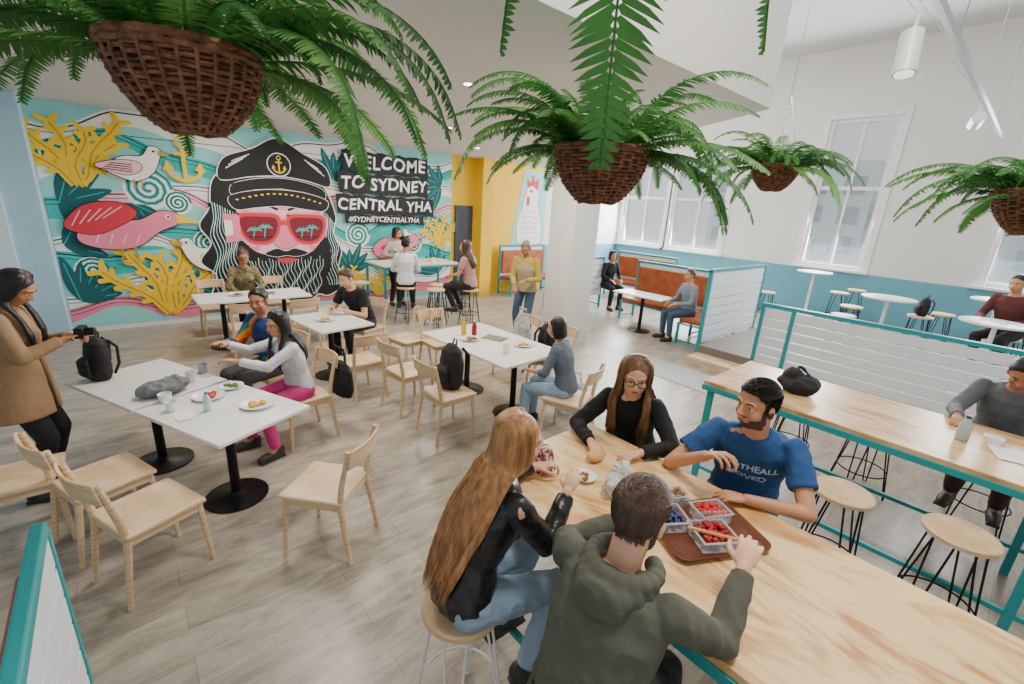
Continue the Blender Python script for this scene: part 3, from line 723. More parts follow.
    B=remesh(body,'person',skinm(skin),vox,None,3); B.matrix_world=MW
    tag(B,label,'person')
    cv=max(.0065,vox)
    top=top or M('grey_cloth',(.3,.3,.3),.85,bump=.2); bottom=bottom or BLACK
    if coat:
        for s in (-1,1):
            for k in range(23):
                a=rad(14+k*7.6)
                dx=math.sin(a)*s; dy=math.cos(a)
                pp=[nb+X1*dx*.085*S+fwd*dy*.06*S-d2*.03, ch+X1*dx*.165*S+fwd*dy*.135*S, wst+X1*dx*.165*S+fwd*dy*.135*S, P+V((dx*.19*S,dy*.16*S,0)), P+V((dx*.215*S,dy*.18*S,-.26*S))]
                tp.tube(pp,[.018,.022,.022,.022,.02],8)
    t=remesh(tp,'coat' if coat else ('hoodie' if hood else 'shirt'),top,cv,B,9 if coat else 4,amp if vox<.0095 else 0,13,(1,1,.7))
    if hood:
        g=G()
        for i in range(15):
            a=rad(-135+i*270/14); ca,sa=math.cos(a),math.sin(a)
            g.ell(nb+X1*sa*.098*S-fwd*(ca*.09*S+.012)+d2*(.012-.03*ca)*S,(.030*S,.030*S,.028*S))
            g.ell(nb+X1*sa*.092*S-fwd*(max(0,ca)*.12*S+.01)-d2*(.02+.05*max(0,ca))*S,(.034*S,.030*S,.04*S))
        g.ell(nb-fwd*.118*S-d2*.09*S,(.085*S,.028*S,.07*S))
        remesh(g,'hood',top,cv,t,6,.003)
        for s in (-1,1): G().tube([nb+X1*s*.05*S+fwd*.085*S,ch+X1*s*.045*S+fwd*.145*S+d2*.03],.003,6).obj('drawstring',M('drawstring_cord',(.5,.5,.45),.8),t)
    if vest:
        g=G(); g.tube([P-V((0,0,.06*S)),P,wst,ch,sh-d2*.02],[rx[1]+.035,rx[1]+.03,rx[2]+.03,rx[3]+.026,rx[4]-.03],20,side=[X0,X0,Xm,X1,X1],ry=[ry[1]+.03,ry[1]+.03,ry[2]+.03,ry[3]+.026,ry[4]+.02]); remesh(g,'vest',vest,cv,B,4,.004)
    remesh(bt,'trousers',bottom,cv,B,3,amp*.8 if vox<.0095 else 0)
    for g in sh_g: remesh(g,'shoe',shoes or M('dark_shoe',(.03,.03,.03),.5),cv,B,3)
    if letters:
        bv=BVHTree.FromPolygons([v.co for v in t.data.vertices],[p.vertices for p in t.data.polygons])
        for k,(tx,sz) in enumerate(letters):
            me=textmesh(tx,sz,extr=0,off=.001); c0=ch+d2*(.045-.06*k)*S
            for v in me.vertices:
                p=c0-(X1)*v.co.x*1+d2*v.co.y+fwd*.4
                h=bv.ray_cast(p,-fwd)
                v.co=(h[0]+fwd*.003) if h[0] else (c0+fwd*.13)
            me.materials.append(M('shirt_print',(.6,.68,.75),.8)); o=bpy.data.objects.new('shirt_print',me); COL.objects.link(o); o.parent=t
    eye=M('eye_white',(.62,.6,.57),.2); iris=M('eye_iris',(.03,.02,.015),.15)
    hm=hairm or M('brown_hair',hexc('3a261a'),.5,col2=hexc('22150e'),ns=40,st=(1,1,.15),bump=.4,bs=120)
    for s in (-1,1):
        g=G(); g.ell(T(s*.031,.0655,.0055),.012*S,None,0); g.ell(T(s*.031,.0745,.0055),(.0058*S,.0038*S,.006*S),HR,1); g.obj('eye',[eye,iris],B)
        g=G(); g.tube([T(s*.014,.0895,.029),T(s*.032,.086,.034),T(s*.05,.071,.030)],[.0025*S,.0038*S,.002*S],6); g.obj('eyebrow',hm,B)
    g=G(); g.ell(T(0,.0905,-.0505),(.021*S,.0065*S,.0042*S),HR); g.ell(T(0,.090,-.0585),(.018*S,.0065*S,.005*S),HR); g.obj('lips',M('lips_'+('f' if fem else 'm'),hexc('b4504a') if fem else hexc('a5675a'),.45),B)
    if glasses:
        g=G()
        for s in (-1,1): g.tube([T(s*.033+.026*math.cos(a/14*6.283),.096,.004+.02*math.sin(a/14*6.283)) for a in range(14)],.0022*S,6,closed=True); g.tube([T(s*.058,.09,.01),T(s*.08,.0,.01)],.0022*S,5)
        g.cyl(T(-.008,.098,.008),T(.008,.098,.008),.0022,n=5); g.obj('glasses',BLACKM,B)
    HI=HR.transposed()
    def shell(name,test,thick,mat,parent):
        me=B.data; idx={}; vs=[]; fs=[]; keep={}
        R2=(.15*S)**2
        for v in me.vertices:
            d=v.co-Hc
            if d.length_squared<R2:
                pl=HI@d/S; th=thick(pl) if test(pl) else None
                if th is not None: keep[v.index]=th
        for p in me.polygons:
            if all(i in keep for i in p.vertices):
                f=[]
                for i in p.vertices:
                    if i not in idx: idx[i]=len(vs); v=me.vertices[i]; vs.append(v.co+v.normal*keep[i]*S)
                    f.append(idx[i])
                fs.append(tuple(f))
        if not fs: return None
        g=G(); g.add(vs,fs); return g.obj(name,mat,parent)
    if hair:
        g=G(); g3=G()
        if hair=='short':
            def hth(p):
                d=p.z-hairline(p.x,p.y)
                return .0012+min(1,d/.03)*(.006+.010*max(0,min(1,(p.z-.02)/.08)))
            ho=shell('hair',lambda p:p.z>hairline(p.x,p.y) and not(abs(p.x)>.076 and p.z<.03),hth,hm,B)
            if near and ho:
                g2=random.Random(int(x*100)+5); me=ho.data; nv=len(me.vertices)
                for i in range(3600):
                    v=me.vertices[g2.randrange(nv)]; pl=HI@(v.co-Hc)/S; n0=HI@v.normal
                    tg=V((g2.uniform(-.3,.3),.8 if pl.z>.07 else -.15,-.9 if pl.z<.07 else .05)); tg=(tg-n0*tg.dot(n0)*.85).normalized()
                    Lk=1.0 if pl.z>.06 else .5
                    a=v.co-v.normal*.001; dd=HR@tg
                    b=a+dd*.010*Lk+v.normal*.004*Lk; c=a+dd*.02*Lk+v.normal*.0035*Lk
                    g3.tube([a,b,c],[.0013,.0012,.0004],3)
        else:
            E(g,(0,-.022,.042),(.083,.095,.084)); E(g,(0,-.052,.0),(.076,.062,.07))
        if hair in('long','bob','pony'):
            g2=random.Random(int(x*100)); Lh_=hairlen if hair=='long' else .07
            def strand(gg,a,ln,rs,wig=0,sp=1.0):
                sx=math.sin(a)*sp; cy=-math.cos(a)*sp
                ph=g2.uniform(0,6.28)
                j=lambda k,i:V((math.sin(ph+i*2.1),math.cos(ph+i*1.7),0))*wig*k
                p0=T(sx*.03,-.01+cy*.02,.122); pm=T(sx*.062,-.012+cy*.06,.108); p1=T(sx*.083,-.018+cy*.085,.07); p2=T(sx*.09,-.012+cy*.09,-.0)+j(.3,0)
                if hair=='pony': ps=[p0,pm,p1,T(sx*.02,-.105,.0)]; rr=[.8,1,1,.8]
                elif hair=='bob':
                    p3=T(sx*.086,-.02+cy*.085,-.07); ps=[p0,pm,p1,p2,p3,p3+V((0,0,-ln*.5))]; rr=[.75,.9,1,1,1,.4]
                else:
                    p3=T(sx*.088,-.02+cy*.086,-.075)+j(.6,1)
                    fr_=hfront and abs(math.degrees(a))>68
                    if fr_:
                        s_=1 if sx>0 else -1
                        p4=nb+X1*s_*(.085+.02*abs(sx))*S+fwd*(.075)*S
                        p5=ch+X1*s_*(.095)*S+fwd*(.145+.01*cy)*S+d2*.02; p6=p5+(V((0,0,-1))*.7-d2*.3)*max(.02,ln-.2)
                        p4+=X1*s_*g2.uniform(-.02,.02); p5+=X1*g2.uniform(-.025,.025)+j(1,2); p6+=X1*g2.uniform(-.03,.03)+j(1,3)
                        ps=[p0,pm,p1,p2,p3,p4,p5,p6]; rr=[.75,.9,1,1,.9,.85,.8,.2]
                    else:
                        p4=nb+X1*sx*.10*S-fwd*(.085*S*max(.35,-cy)+.03)+d2*.01+j(1,2)
                        p5=nb+X1*sx*.115*S-fwd*(.12*S*max(.5,-cy)+.035)-d2*ln*.38+j(1.3,3)
                        p6=nb+X1*sx*.10*S-fwd*(.12*S*max(.6,-cy)+.035)-d2*ln*.66+j(1.5,4)
                        p7=nb+X1*sx*.08*S-fwd*(.11*S*max(.7,-cy)+.03)-d2*ln*.95+j(1.5,5)
                        ps=[p0,pm,p1,p2,p3,p4,p5,p6,p7]; rr=[.75,.9,1,1,1,1,.95,.85,.2]
                # smooth the strand
                sp_=[]; rs_=[]; n_=len(ps)
                for i_ in range(n_-1):
                    a0=ps[max(i_-1,0)];a1=ps[i_];a2=ps[i_+1];a3=ps[min(i_+2,n_-1)]
                    for t_ in ((0,.33,.66) if near else (0,.5)):
                        sp_.append(.5*((2*a1)+(a2-a0)*t_+(2*a0-5*a1+4*a2-a3)*t_*t_+(3*a1-a0-3*a2+a3)*t_**3)); rs_.append(rr[i_]*(1-t_)+rr[i_+1]*t_)
                sp_.append(ps[-1]); rs_.append(rr[-1])
                gg.tube(sp_,[r*rs*S for r in rs_],6 if rs>.005 else 4)
            rng=116 if hfront else 112
            thk=.0140 if near else .017
            for i in range(38):
                a=rad(-rng+2*rng*i/37)
                strand(g,a,Lh_*g2.uniform(.9,1.0),thk,.002 if near else 0)
            if near:
                for i in range(620): strand(g3,rad(g2.uniform(-rng-3,rng+3)),Lh_*g2.uniform(.85,1.1),.0020,wig,g2.uniform(1.05,1.15))
            if hair=='pony':
                g.tube([T(0,-.1,.02),T(0,-.15,.01),T(0,-.17,-.08),T(0,-.15,-.2)],[.02*S,.028*S,.025*S,.006*S],10)
        if hair=='bun': E(g,(0,-.075,.10),(.042,.042,.04))
        if hair!='short': ho=remesh(g,'hair',hm,max(.005,vox*.9),B,5)
        if g3.v: o=g3.obj('hair_strands',hm,ho); o['kind']='stuff'
    if beard:
        def bt_(p):
            if p.z<-.118 or p.y<-.012: return False
            if abs(p.x)<.027 and p.y>.06 and -.066<p.z<-.042: return False
            if p.z<-.062 : return p.y>.0 or abs(p.x)>.03
            if p.z<-.045: return abs(p.x)>.033 
            if -.045<=p.z<-.031 and abs(p.x)<.032 and p.y>.07 and p.y<.1: return True
            return abs(p.x)>.056 and p.z<.0 and p.y<.03
        shell('beard',bt_,lambda p:.0018,M('stubble_'+hm.name,tuple(c*1.3+.012 for c in hexc('3b2a20')),.8,bump=.6,bs=300),B)
    return B
def cloth(n,h,r=.85,b=.25): return M('cloth_'+n,hexc(h),r,bump=b,bs=220,ns=10)
def hairc(n,h,h2): return M('hair_'+n,hexc(h),.42,col2=hexc(h2),ns=45,st=(1,1,.12),bump=.3,bs=140)
def rainbow():
    m=bpy.data.materials.new('rainbow_cloth'); m.use_nodes=True; nt=m.node_tree; n=nt.nodes; l=nt.links
    tc=n.new('ShaderNodeTexCoord'); mp=n.new('ShaderNodeMapping'); mp.inputs['Rotation'].default_value=(0,.5,.3); wv=n.new('ShaderNodeTexWave'); wv.wave_profile='SAW'; wv.inputs['Scale'].default_value=1.1; wv.inputs['Distortion'].default_value=2
    cr=n.new('ShaderNodeValToRGB'); cr.color_ramp.interpolation='CONSTANT'
    cs=['1f3f78','1f3f78','e0552a','f0a22a','2b8a8a','1f3f78']
    while len(cr.color_ramp.elements)<6: cr.color_ramp.elements.new(.5)
    for i,c in enumerate(cs): cr.color_ramp.elements[i].position=[0,.3,.5,.65,.78,.9][i]; cr.color_ramp.elements[i].color=(*hexc(c),1)
    l.new(tc.outputs['Object'],mp.inputs[0]); l.new(mp.outputs[0],wv.inputs['Vector']); l.new(wv.outputs['Fac'],cr.inputs[0]); l.new(cr.outputs[0],n['Principled BSDF'].inputs['Base Color']); n['Principled BSDF'].inputs['Roughness'].default_value=.8
    return m
HB=hairc('blonde','c9925c','94633a'); HD=hairc('dark','17100d','0b0706'); HBR=hairc('brown','5a3f2d','3a281c'); HLB=hairc('light_brown','8a6442','523722'); HG=hairc('grey','8f8a84','6b6661')
LEA=M('black_leather',(.012,.012,.013),.32,bump=.25,bs=60)
JEAN=cloth('light_jean','8fa9bf'); JEAND=cloth('jean','43566e')
NV=.0046
person(.88,1.2,-10,'person with long ginger blonde hair in black leather jacket, seated',seat=.70,S=.98,lean=20,head=(-12,10),worldhands=True,Lh=(1.42,1.36,1.06),Rh=(1.32,1.06,1.13),fem=True,top=LEA,sleeve='long',bottom=JEAN,hair='long',hairm=HB,hairlen=.50,vox=NV,poleR=(.4,-.6,-.8),amp=.006,curl=38,hfront=False,wig=.004)
person(.85,.56,8,'person in olive grey hooded sweatshirt reaching over the tray',seat=.70,S=1.0,lean=22,head=(-4,12),worldhands=True,Lh=(1.38,.80,1.13),Rh=(1.46,.38,1.16),top=cloth('olive_grey','54564a'),bottom=BLACK,hair='short',hairm=HBR,vox=NV,poleR=(.35,-.2,-1),poleL=(-.8,-.2,-.6),hood=True,puff=1.0,amp=.006,curl=38,beard=True)
person(2.52,.76,196,'bearded person in navy blue tee shirt eating at table',seat=.70,S=1.04,lean=25,head=(-38,4),worldhands=True,Rh=(2.02,.80,1.19),Lh=(2.08,.60,1.035),skin='tan',top=cloth('royal_blue','1d4a80'),sleeve='short',bottom=JEAND,hair='short',hairm=HD,vox=NV,poleL=(-1,.1,-.4),poleR=(.8,-.1,-.8),beard=True,curl=40,letters=[('FOOTHEALL',.05),('MOVED',.055)],amp=.007)
person(2.44,1.47,203,'person with long brown hair and glasses in black top',seat=.70,S=.98,lean=26,head=(16,12),worldhands=True,Rh=(1.88,1.38,1.04),Lh=(2.0,1.14,1.045),fem=True,top=cloth('black_knit','121214'),sleeve='long',bottom=BLACK,hair='long',hairm=HLB,hairlen=.30,vox=NV,poleR=(1,-.1,-.5),poleL=(-1,-.1,-.5),curl=35,glasses=True,amp=.006)
person(-.66,4.45,-14,'person standing in open tan coat with black pants holding camera',S=1.0,lean=5,head=(0,34),Lh=(-.07,.32,1.2),Rh=(.07,.32,1.21),fem=True,skin='mid',top=cloth('tan','9c7d5b'),bottom=BLACK,hair='long',hairlen=.38,hairm=HD,vox=.008,puff=1.1,curl=40,coat=True,amp=.002)
person(1.14,4.25,190,'person in white top and pink pants reaching across table',seat=.46,S=.95,lean=14,head=(12,6),Lh=(-.05,.52,.92),Rh=(.22,.50,1.0),fem=True,skin='tan',top=cloth('white','d8d8dc'),bottom=cloth('pink','d23a86'),hair='long',hairlen=.28,hairm=HD,vox=.008,Rf=(.13,.42,.09),Lf=(-.2,.35,.09))
person(1.12,5.0,203,'person in blue shirt with orange rainbow sleeves, smiling',seat=.46,S=1.04,lean=10,head=(30,8),Lh=(-.22,.42,.84),Rh=(.1,.42,.86),skin='mid',top=rainbow(),bottom=cloth('grey_pants','4a4a4c'),hair='short',hairm=HD,vox=.009)
person(1.55,8.5,268,'person in olive patterned top seated behind white table',seat=.46,S=1.06,lean=12,head=(0,18),fem=True,skin='mid',top=M('olive_print',hexc('9a8a5a'),.8,col2=hexc('4f4a35'),ns=30),bottom=BLACK,hair='bun',hairm=HBR,glasses=True)
person(2.62,6.2,205,'person in black tee shirt seated eating at white table',seat=.46,S=1.08,lean=26,head=(0,22),Lh=(-.12,.50,.80),Rh=(.15,.5,.82),skin='fair',top=cloth('black','17171a'),sleeve='short',bottom=BLACK,hair='short',hairm=HBR,vox=.009)
person(4.05,7.62,62,'person in white top and black leggings on tall stool',seat=.70,S=1.04,lean=10,head=(-40,8),fem=True,skin='tan',top=cloth('white','d8d8dc'),bottom=BLACK,hair='bun',hairm=HD)
person(5.05,6.95,120,'person in dusty pink top and black skirt on stool',seat=.70,S=1.04,lean=10,head=(10,0),fem=True,skin='tan',top=cloth('dusty_pink','b98c84'),sleeve='short',bottom=BLACK,hair='long',hairm=HBR,hairlen=.28)
person(4.6,9.10,268,'person in pale patterned top standing behind high table',S=.98,lean=2,head=(20,10),Lh=(-.15,.2,1.1),Rh=(.15,.2,1.1),fem=True,skin='mid',top=cloth('pale_print','b8aca0'),bottom=BLACK,hair='bob',hairm=HD)
person(5.25,5.6,205,'person standing in beige vest, yellow shirt and jeans',S=1.03,lean=8,head=(10,26),Lh=(-.12,.3,1.12),Rh=(.08,.32,1.02),skin='mid',top=cloth('mustard','c0a246'),bottom=JEAND,hair='short',hairm=HG,vox=.009,vest=cloth('beige_vest','b3a583'))
person(3.3,2.82,112,'person in grey top seated at white table, back turned',seat=.46,S=.92,lean=14,head=(18,8),fem=True,skin='tan',top=cloth('slate','5f6874'),sleeve='three',bottom=JEAN,hair='bob',hairm=HD,vox=.009)
person(9.05,6.75,250,'person in dark top seated at booth',seat=.48,S=1.04,lean=10,head=(-10,6),fem=True,skin='tan',top=cloth('black','17171a'),bottom=BLACK,hair='bob',hairm=HD)
person(8.05,4.05,150,'person in grey sweater seated in booth',seat=.48,S=1.0,lean=8,head=(0,0),skin='tan',top=cloth('blue_grey','7c8894'),bottom=JEAND,hair='short',hairm=HBR)
person(5.0,-.16,178,'person in grey sweater seated at bar table, head lowered',seat=.68,S=1.0,lean=22,head=(0,36),worldhands=True,Rh=(4.38,.08,1.04),Lh=(4.3,-.34,1.04),skin='mid',top=cloth('grey','6d6f74'),bottom=cloth('brown_pants','3b2a24'),hair='short',hairm=HD,vox=.008)
person(9.05,.02,160,'person in maroon sweater seated at round table',seat=.70,base=.25,S=1.0,lean=14,head=(0,10),skin='tan',top=cloth('maroon','5a2b2a'),bottom=BLACK,hair='short',hairm=HD)
dup(ST,(9.05,.02,.25),.1,'wooden topped stool on the raised platform')
# ------------------------------------------------------------------ bags and table items
def backpack(x,y,z,az,s,mat,lab,lean=0):
    e=empty('backpack',(x,y,z),rad(az-90),lab,'backpack'); e.scale=(s,s,s); e.rotation_euler[0]=rad(lean)
    g=G(); g.tube([(0,0,.0),(0,0,.05),(0,-.01,.25),(0,-.01,.38),(0,-.01,.44)],[.11,.145,.15,.12,.05],20,side=(1,0,0),ry=[.08,.10,.1,.08,.03]); remesh(g,'body',mat,.012,e,3,.004,14)
    g=G(); g.tube([(0,.07,.04),(0,.11,.08),(0,.11,.2),(0,.08,.24)],[.09,.11,.105,.07],16,side=(1,0,0),ry=[.03,.04,.04,.02]); remesh(g,'pocket',mat,.01,e,3)
    for q in (-1,1): G().tube([(q*.06,-.09,.4),(q*.09,-.15,.32),(q*.1,-.14,.15),(q*.1,-.09,.05)],.014,8).obj('strap',mat,e)
    G().tube([(-.03,-.04,.43),(-.02,-.05,.48),(.02,-.05,.48),(.03,-.04,.43)],.008,8).obj('handle',mat,e)
    return e
backpack(-.24,4.72,.752,200,.8,BLACK,'black backpack standing on the white table')
backpack(2.42,3.62,.462,180,1.05,BLACK,'black backpack on dining chair')
backpack(4.0,3.8,.462,0,.95,BLACK,'black backpack hanging on chair back')
backpack(9.8,1.0,.952,120,.7,BLACK,'black bag resting on platform stool')
g=G(); g.ell((0,0,.07),(.11,.15,.075)); g.ell((.0,.05,.12),(.07,.07,.07)); g.ell((.02,-.07,.09),(.08,.07,.05)); g.tube([(.0,.08,.15),(.05,.02,.20),(.04,-.06,.14)],.009,8)
o=remesh(g,'slumped_bag',BLACK,.007,None,3,.012,12); o.location=(3.95,.98,1.0); tag(o,'slumped black bag lying on bar table','bag')
WB=M('grey_white_canvas',hexc('d6d6d2'),.85,col2=hexc('8d9096'),ns=9,bump=.2)
g=G(); g.tube([(0,0,0),(0,0,.1),(0,0,.28),(0,0,.38)],[.15,.19,.17,.12],18,side=(1,0,0),ry=[.07,.09,.07,.03]); g.tube([(-.10,0,.34),(-.07,0,.50),(.07,0,.50),(.10,0,.34)],.010,8)
o=remesh(g,'tote_bag',WB,.010,None,3,.010,12); o.location=(3.78,3.12,.0); o.rotation_euler=(0,0,rad(-35)); tag(o,'grey and white patterned tote bag by the chair','bag')
o2=o.copy(); COL.objects.link(o2); o2.location=(4.08,4.38,.46); o2.rotation_euler=(0,0,rad(80)); o2['label']='grey and white bag resting on dining chair'
g=G(); g.tube([(0,0,.0),(0,0,.08),(0,0,.26),(0,0,.34)],[.17,.21,.19,.13],18,side=(1,0,0),ry=[.06,.08,.06,.03]); g.tube([(-.12,0,.30),(-.08,0,.48),(.08,0,.48),(.12,0,.30)],.012,8)
o=remesh(g,'handbag',cloth('bag_dark','1c1a20'),.009,None,2,.005,14); o.location=(1.50,4.18,.40); o.rotation_euler=(0,0,rad(98)); tag(o,'large dark leather handbag hung on chair back','handbag')
g=G(); g.ell((0,0,.05),(.17,.11,.055)); g.ell((.08,0,.07),(.09,.09,.045)); o=remesh(g,'grey_pouch',cloth('pouch','6f7275'),.008,None,2,.012,14); o.location=(.12,4.12,.752); o.rotation_euler=(0,0,.3); tag(o,'grey fabric pouch lying on the white table','bag')
PL=M('white_ceramic',(.85,.85,.84),.2)
def plate(x,y,z,r,lab,food=None,rim=PL):
    e=empty('plate',(x,y,z),0,lab,'plate')
    G().lathe([(r*.55,0),(r*.6,.003),(r,.018),(r*.99,.021),(r*.6,.007),(.001,.006)],n=32).obj('dish',rim,e)
    if food:
        g=G(); rn=random.Random(int(x*99))
        for i in range(9): g.ell((rn.uniform(-.4,.4)*r,rn.uniform(-.4,.4)*r,.018),(r*.2,r*.16,.012),n=8,k=5)
        g.obj('food',food,e)['kind']='stuff'
FY=M('yellow_food',hexc('d9a52c'),.6); FR=M('red_food',hexc('b03024'),.5); FG=M('green_food',hexc('5d7a2c'),.6); FB=M('brown_food',hexc('8a5a2f'),.6)
plate(.64,3.52,.752,.12,'white plate with yellow food',FY); plate(.38,3.86,.752,.11,'white plate with red leftovers',FR); plate(.55,3.98,.752,.09,'white plate with green salad',FG)
plate(3.0,4.1,.752,.12,'white plate on dining table',FB); plate(3.4,3.6,.752,.11,'small white plate on table',FY); plate(1.3,7.7,.752,.12,'white plate near the mural',FB); plate(1.9,5.7,.752,.12,'white plate with bread',FY); plate(1.75,7.65,.752,.1,'white bowl with food',FG)
plate(4.5,8.3,1.04,.12,'white plate on the high table',FR); plate(5.1,8.5,1.04,.12,'plate with pasta on the high table',FY)
plate(1.62,1.20,1.002,.06,'small white bowl of nuts',FB)
g=G(); g.box((0,0,.06),(.09,.15,.12),taper=.9); g.box((0,0,.125),(.07,.13,.02)); tag(remesh(g,'paper_bag',M('red_pattern_paper',hexc('8a1f2c'),.6,col2=hexc('d8cfc6'),ns=45,p0=.45,p1=.55),.006,None,1,.005,24),'crumpled red patterned paper snack bag','bag').location=(1.50,1.42,1.0)
def cup(x,y,z,r,h,mat,lab):
    g=G(); g.lathe([(r*.75,0),(r*.8,.002),(r,h),(r*.92,h),(r*.7,.006),(.001,.006)],n=24); tag(g.obj('cup',mat,None,(x,y,z)),lab,'cup')
cup(.32,4.28,.752,.04,.09,PL,'white cup on dining table'); cup(.14,3.75,.752,.04,.07,PL,'white paper cup on table'); cup(.42,4.45,.752,.04,.08,M('grey_cup',(.35,.4,.45),.3),'grey cup on dining table')
cup(4.1,-.12,1.002,.05,.05,PL,'small white bowl on bar table'); cup(.12,3.95,.752,.045,.06,PL,'white cup with napkin'); cup(5.0,8.2,1.04,.045,.1,PL,'white cup on high table'); cup(3.05,3.5,.752,.04,.09,PL,'white cup on long dining table')
def bottle(x,y,z,h,r,mat,capm,lab):
    e=empty('bottle',(x,y,z),0,lab,'bottle'); G().lathe([(r*.9,0),(r,.01),(r,h*.62),(r*.45,h*.82),(r*.4,h*.9)],n=20).obj('body',mat,e); G().lathe([(r*.45,h*.9),(r*.45,h),(r*.3,h*1.01)],n=16).obj('cap',capm,e)
bottle(3.05,4.3,.752,.2,.032,M('mustard_bottle',hexc('eac21a'),.3),M('yellow_cap',hexc('d8a810'),.4),'yellow mustard squeeze bottle'); bottle(3.15,4.22,.752,.19,.03,M('red_bottle',hexc('a5201a'),.3),PL,'red sauce squeeze bottle')
bottle(.34,3.62,.752,.14,.025,M('blue_white_label',hexc('bcd8e2'),.3),M('blue_cap',hexc('2b6fa8'),.4),'small bottle with blue cap'); bottle(4.0,.02,1.002,.17,.035,M('grey_label',hexc('aab4b4'),.3),M('green_cap',hexc('2c5a48'),.4),'clear plastic water bottle with label')
bottle(4.3,8.5,1.04,.25,.035,M('dark_bottle',(.03,.05,.03),.2),PL,'dark glass bottle on high table')
def sheet(x,y,z,a,w,l,mat,name,lab,cat):
    g=G(); n=8; vs=[];fs=[]
    for i in range(n+1):
        for j in range(n+1): vs.append(((i/n-.5)*w,(j/n-.5)*l,.004+.006*abs(noise.noise(V((i*.5,j*.5,x))))))
    for i in range(n):
        for j in range(n): a0=i*(n+1)+j; fs.append((a0,a0+n+1,a0+n+2,a0+1))
    g.add(vs,fs); tag(g.obj(name,mat,None,(x,y,z),a),lab,cat)
PAP=M('paper_white',(.88,.88,.86),.7)
sheet(4.0,-.27,1.0,.3,.22,.3,PAP,'paper_sheet','white paper lying on bar table','paper'); sheet(.2,3.6,.75,.2,.12,.14,PAP,'napkin','crumpled white napkin on table','napkin'); sheet(3.3,4.0,.75,.4,.2,.28,M('magazine',(.08,.08,.1),.3,col2=(.3,.28,.25),ns=12),'magazine','dark magazine lying on table','magazine')
g=G(); g.ell((0,0,.05),(.085,.07,.055)); g.ell((.03,.02,.1),(.04,.04,.05)); o=remesh(g,'plastic_bag',M('clear_wrap',(.8,.8,.78),.25,trans=.35),.005,None,1,.014,26); o.location=(1.66,1.02,1.0); tag(o,'crumpled clear plastic bread bag','bag')
g=G(); g.ell((0,0,.03),(.06,.04,.03)); o=remesh(g,'bread_roll',M('bread_crust',hexc('d7a768'),.6),.005,None,1,.003,30); o.location=(1.80,1.28,1.0); tag(o,'torn bread roll on bar table','bread')
TR=M('brown_tray_plastic',hexc('6b3a24'),.35,col2=hexc('5a2e1c'))
e=empty('serving_tray',(1.74,.64,1.002),rad(62),'brown rectangular serving tray with rounded rim','tray')
def rrect(w,l,r,n=6):
    out=[]
    for cx,cy,a0 in ((w/2-r,l/2-r,0),(-w/2+r,l/2-r,90),(-w/2+r,-l/2+r,180),(w/2-r,-l/2+r,270)):
        for i in range(n+1): a=rad(a0+90*i/n); out.append((cx+r*math.cos(a),cy+r*math.sin(a)))
    return out
g=G(); rings=[(.0,.0,.0),(.0,.0,.004),(0.02,.02,.022),(.032,.032,.024),(.032,.032,.020),(.012,.012,.0)]
base=[rrect(.28+2*a,.38+2*a,.05) for a,_,_ in rings]; N=len(base[0]); vs=[]
for (a,b,z),rr in zip(rings,base): vs+=[(p[0],p[1],z) for p in rr]
fs=[tuple(N+i for i in range(N))]
for k in range(1,5):
    for i in range(N): fs.append((k*N+i,k*N+(i+1)%N,(k+1)*N+(i+1)%N,(k+1)*N+i))
fs.append(tuple(range(5*N,6*N))[::-1]); g.add(vs,fs); g.obj('tray_body',TR,e)
CLR=M('clear_plastic',(.9,.93,.97),.06,alpha=.22)
def punnet(x,y,z,a,w,l,h,berry,n,r,lab,name,bn,lid=True):
    e=empty(name,(x,y,z),a,lab,'punnet')
    g=G()
    for sx in (-1,1): g.box((sx*w/2,0,h/2),(.002,l,h)); g.box((sx*(w/2+.004),0,h),(.010,l+.016,.003))
    for sy in (-1,1): g.box((0,sy*l/2,h/2),(w,.002,h)); g.box((0,sy*(l/2+.004),h),(w+.002,.010,.003))
    g.box((0,0,.001),(w,l,.002)); g.obj('box',CLR,e,smooth=False)
    if lid:
        RX=Matrix.Rotation(rad(68),3,'Y'); g=G(); g.box(V((w/2,0,h))+RX@V((-h*.6,0,0)),(h*1.7,l,.003),RX); g.obj('lid',CLR,e,smooth=False)
    rn=random.Random(n); g=G()
    for i in range(n):
        g.ell((rn.uniform(-1,1)*(w/2-r*1.2),rn.uniform(-1,1)*(l/2-r*1.2),r+.003+rn.random()*(h-r)),r*rn.uniform(.85,1.1),n=8,k=6)
    o=g.obj(bn,berry,e); o['kind']='stuff'
punnet(1.64,.76,1.008,1.0,.12,.15,.050,M('blueberry_skin',hexc('26305a'),.5,col2=hexc('46527e'),ns=30),150,.0095,'clear punnet of blueberries on tray','berry_punnet','blueberries')
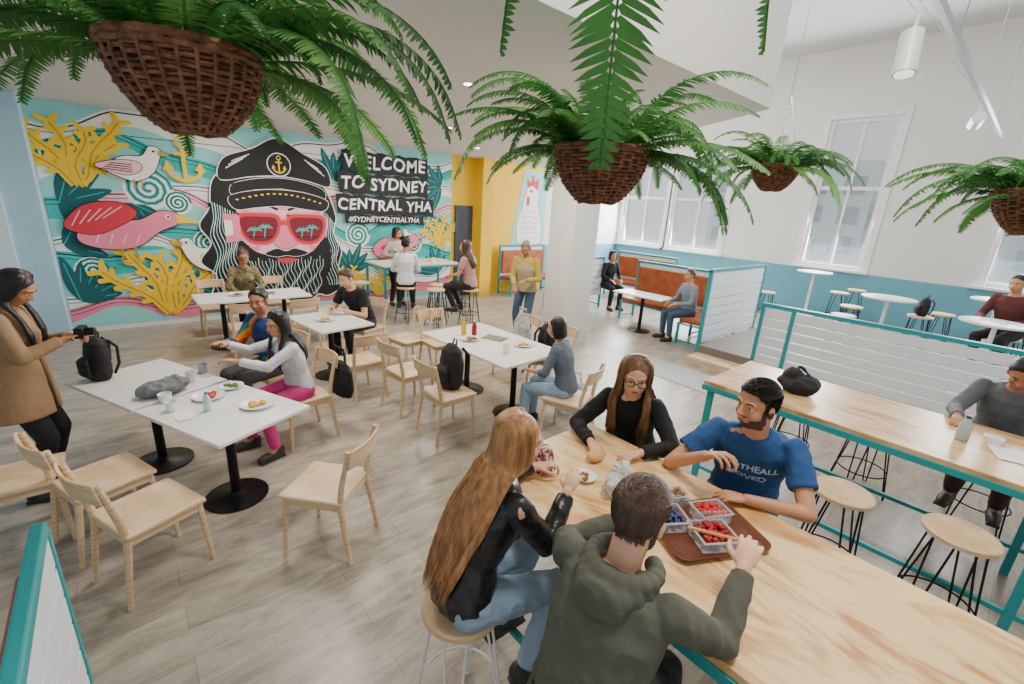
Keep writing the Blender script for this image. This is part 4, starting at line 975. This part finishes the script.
punnet(1.70,.58,1.008,1.0,.13,.15,.050,M('raspberry_skin',hexc('c01e2e'),.45,col2=hexc('7d0f22'),ns=30),110,.0125,'clear punnet of red berries on tray','berry_punnet','raspberries')
punnet(1.84,.66,1.008,1.1,.10,.14,.050,M('strawberry_skin',hexc('d0302a'),.4,col2=hexc('a01a20'),ns=30),50,.015,'clear punnet of strawberries on tray','berry_punnet','strawberries',False)
punnet(1.82,.81,1.008,1.1,.08,.08,.06,M('snack_mix',hexc('5b3826'),.6,col2=hexc('b08a60'),ns=40),60,.009,'clear box of brown snacks','snack_box','snacks',False)
g=G(); g.cyl((0,0,0),(0,-.2,.06),.006,n=8); o=g.obj('breadstick',M('breadstick_crust',hexc('d9a860'),.6),None,(1.54,.62,1.13),.1); tag(o,'thin breadstick held over the tray','food')
g=G(); g.box((0,0,0),(.12,.05,.075)); g.cyl((0,.02,0),(0,.08,0),.03,.028,16); o=g.obj('compact_camera',BLACKM,None,(-.27,4.36,1.24),rad(-104),bevel=.004); tag(o,'black camera held in both hands','camera')
# ------------------------------------------------------------------ lights
w=bpy.data.worlds.new('world'); bpy.context.scene.world=w; w.use_nodes=True
bg=w.node_tree.nodes['Background']; bg.inputs[0].default_value=(.96,.97,1,1); bg.inputs[1].default_value=.72
def area(loc,rot,sx,sy,p,col=(1,1,1)):
    l=bpy.data.lights.new('a','AREA'); l.shape='RECTANGLE'; l.size=sx; l.size_y=sy; l.energy=p; l.color=col
    o=bpy.data.objects.new('area_light',l); COL.objects.link(o); o.location=loc; o.rotation_euler=rot; return o
for y0,y1,zt,zb in ys: area((12.7,(y0+y1)/2,(zt+zb)/2),(0,rad(80),0),zt-zb,y1-y0,310,(.98,.98,1))
for x,y in ((1.3,4.2),(1.8,7.6),(4.6,7.4),(4.4,4.4)): area((x,y,3.27),(0,0,0),.6,.6,68,(1,.92,.82))
area((2.2,.2,5.8),(0,0,0),1.2,1.2,230,(1,.93,.84)); area((7.5,.5,5.8),(0,0,0),2.0,2.0,80,(1,.95,.88)); area((9.5,5.5,5.6),(0,0,0),3,3,70,(1,.95,.88))
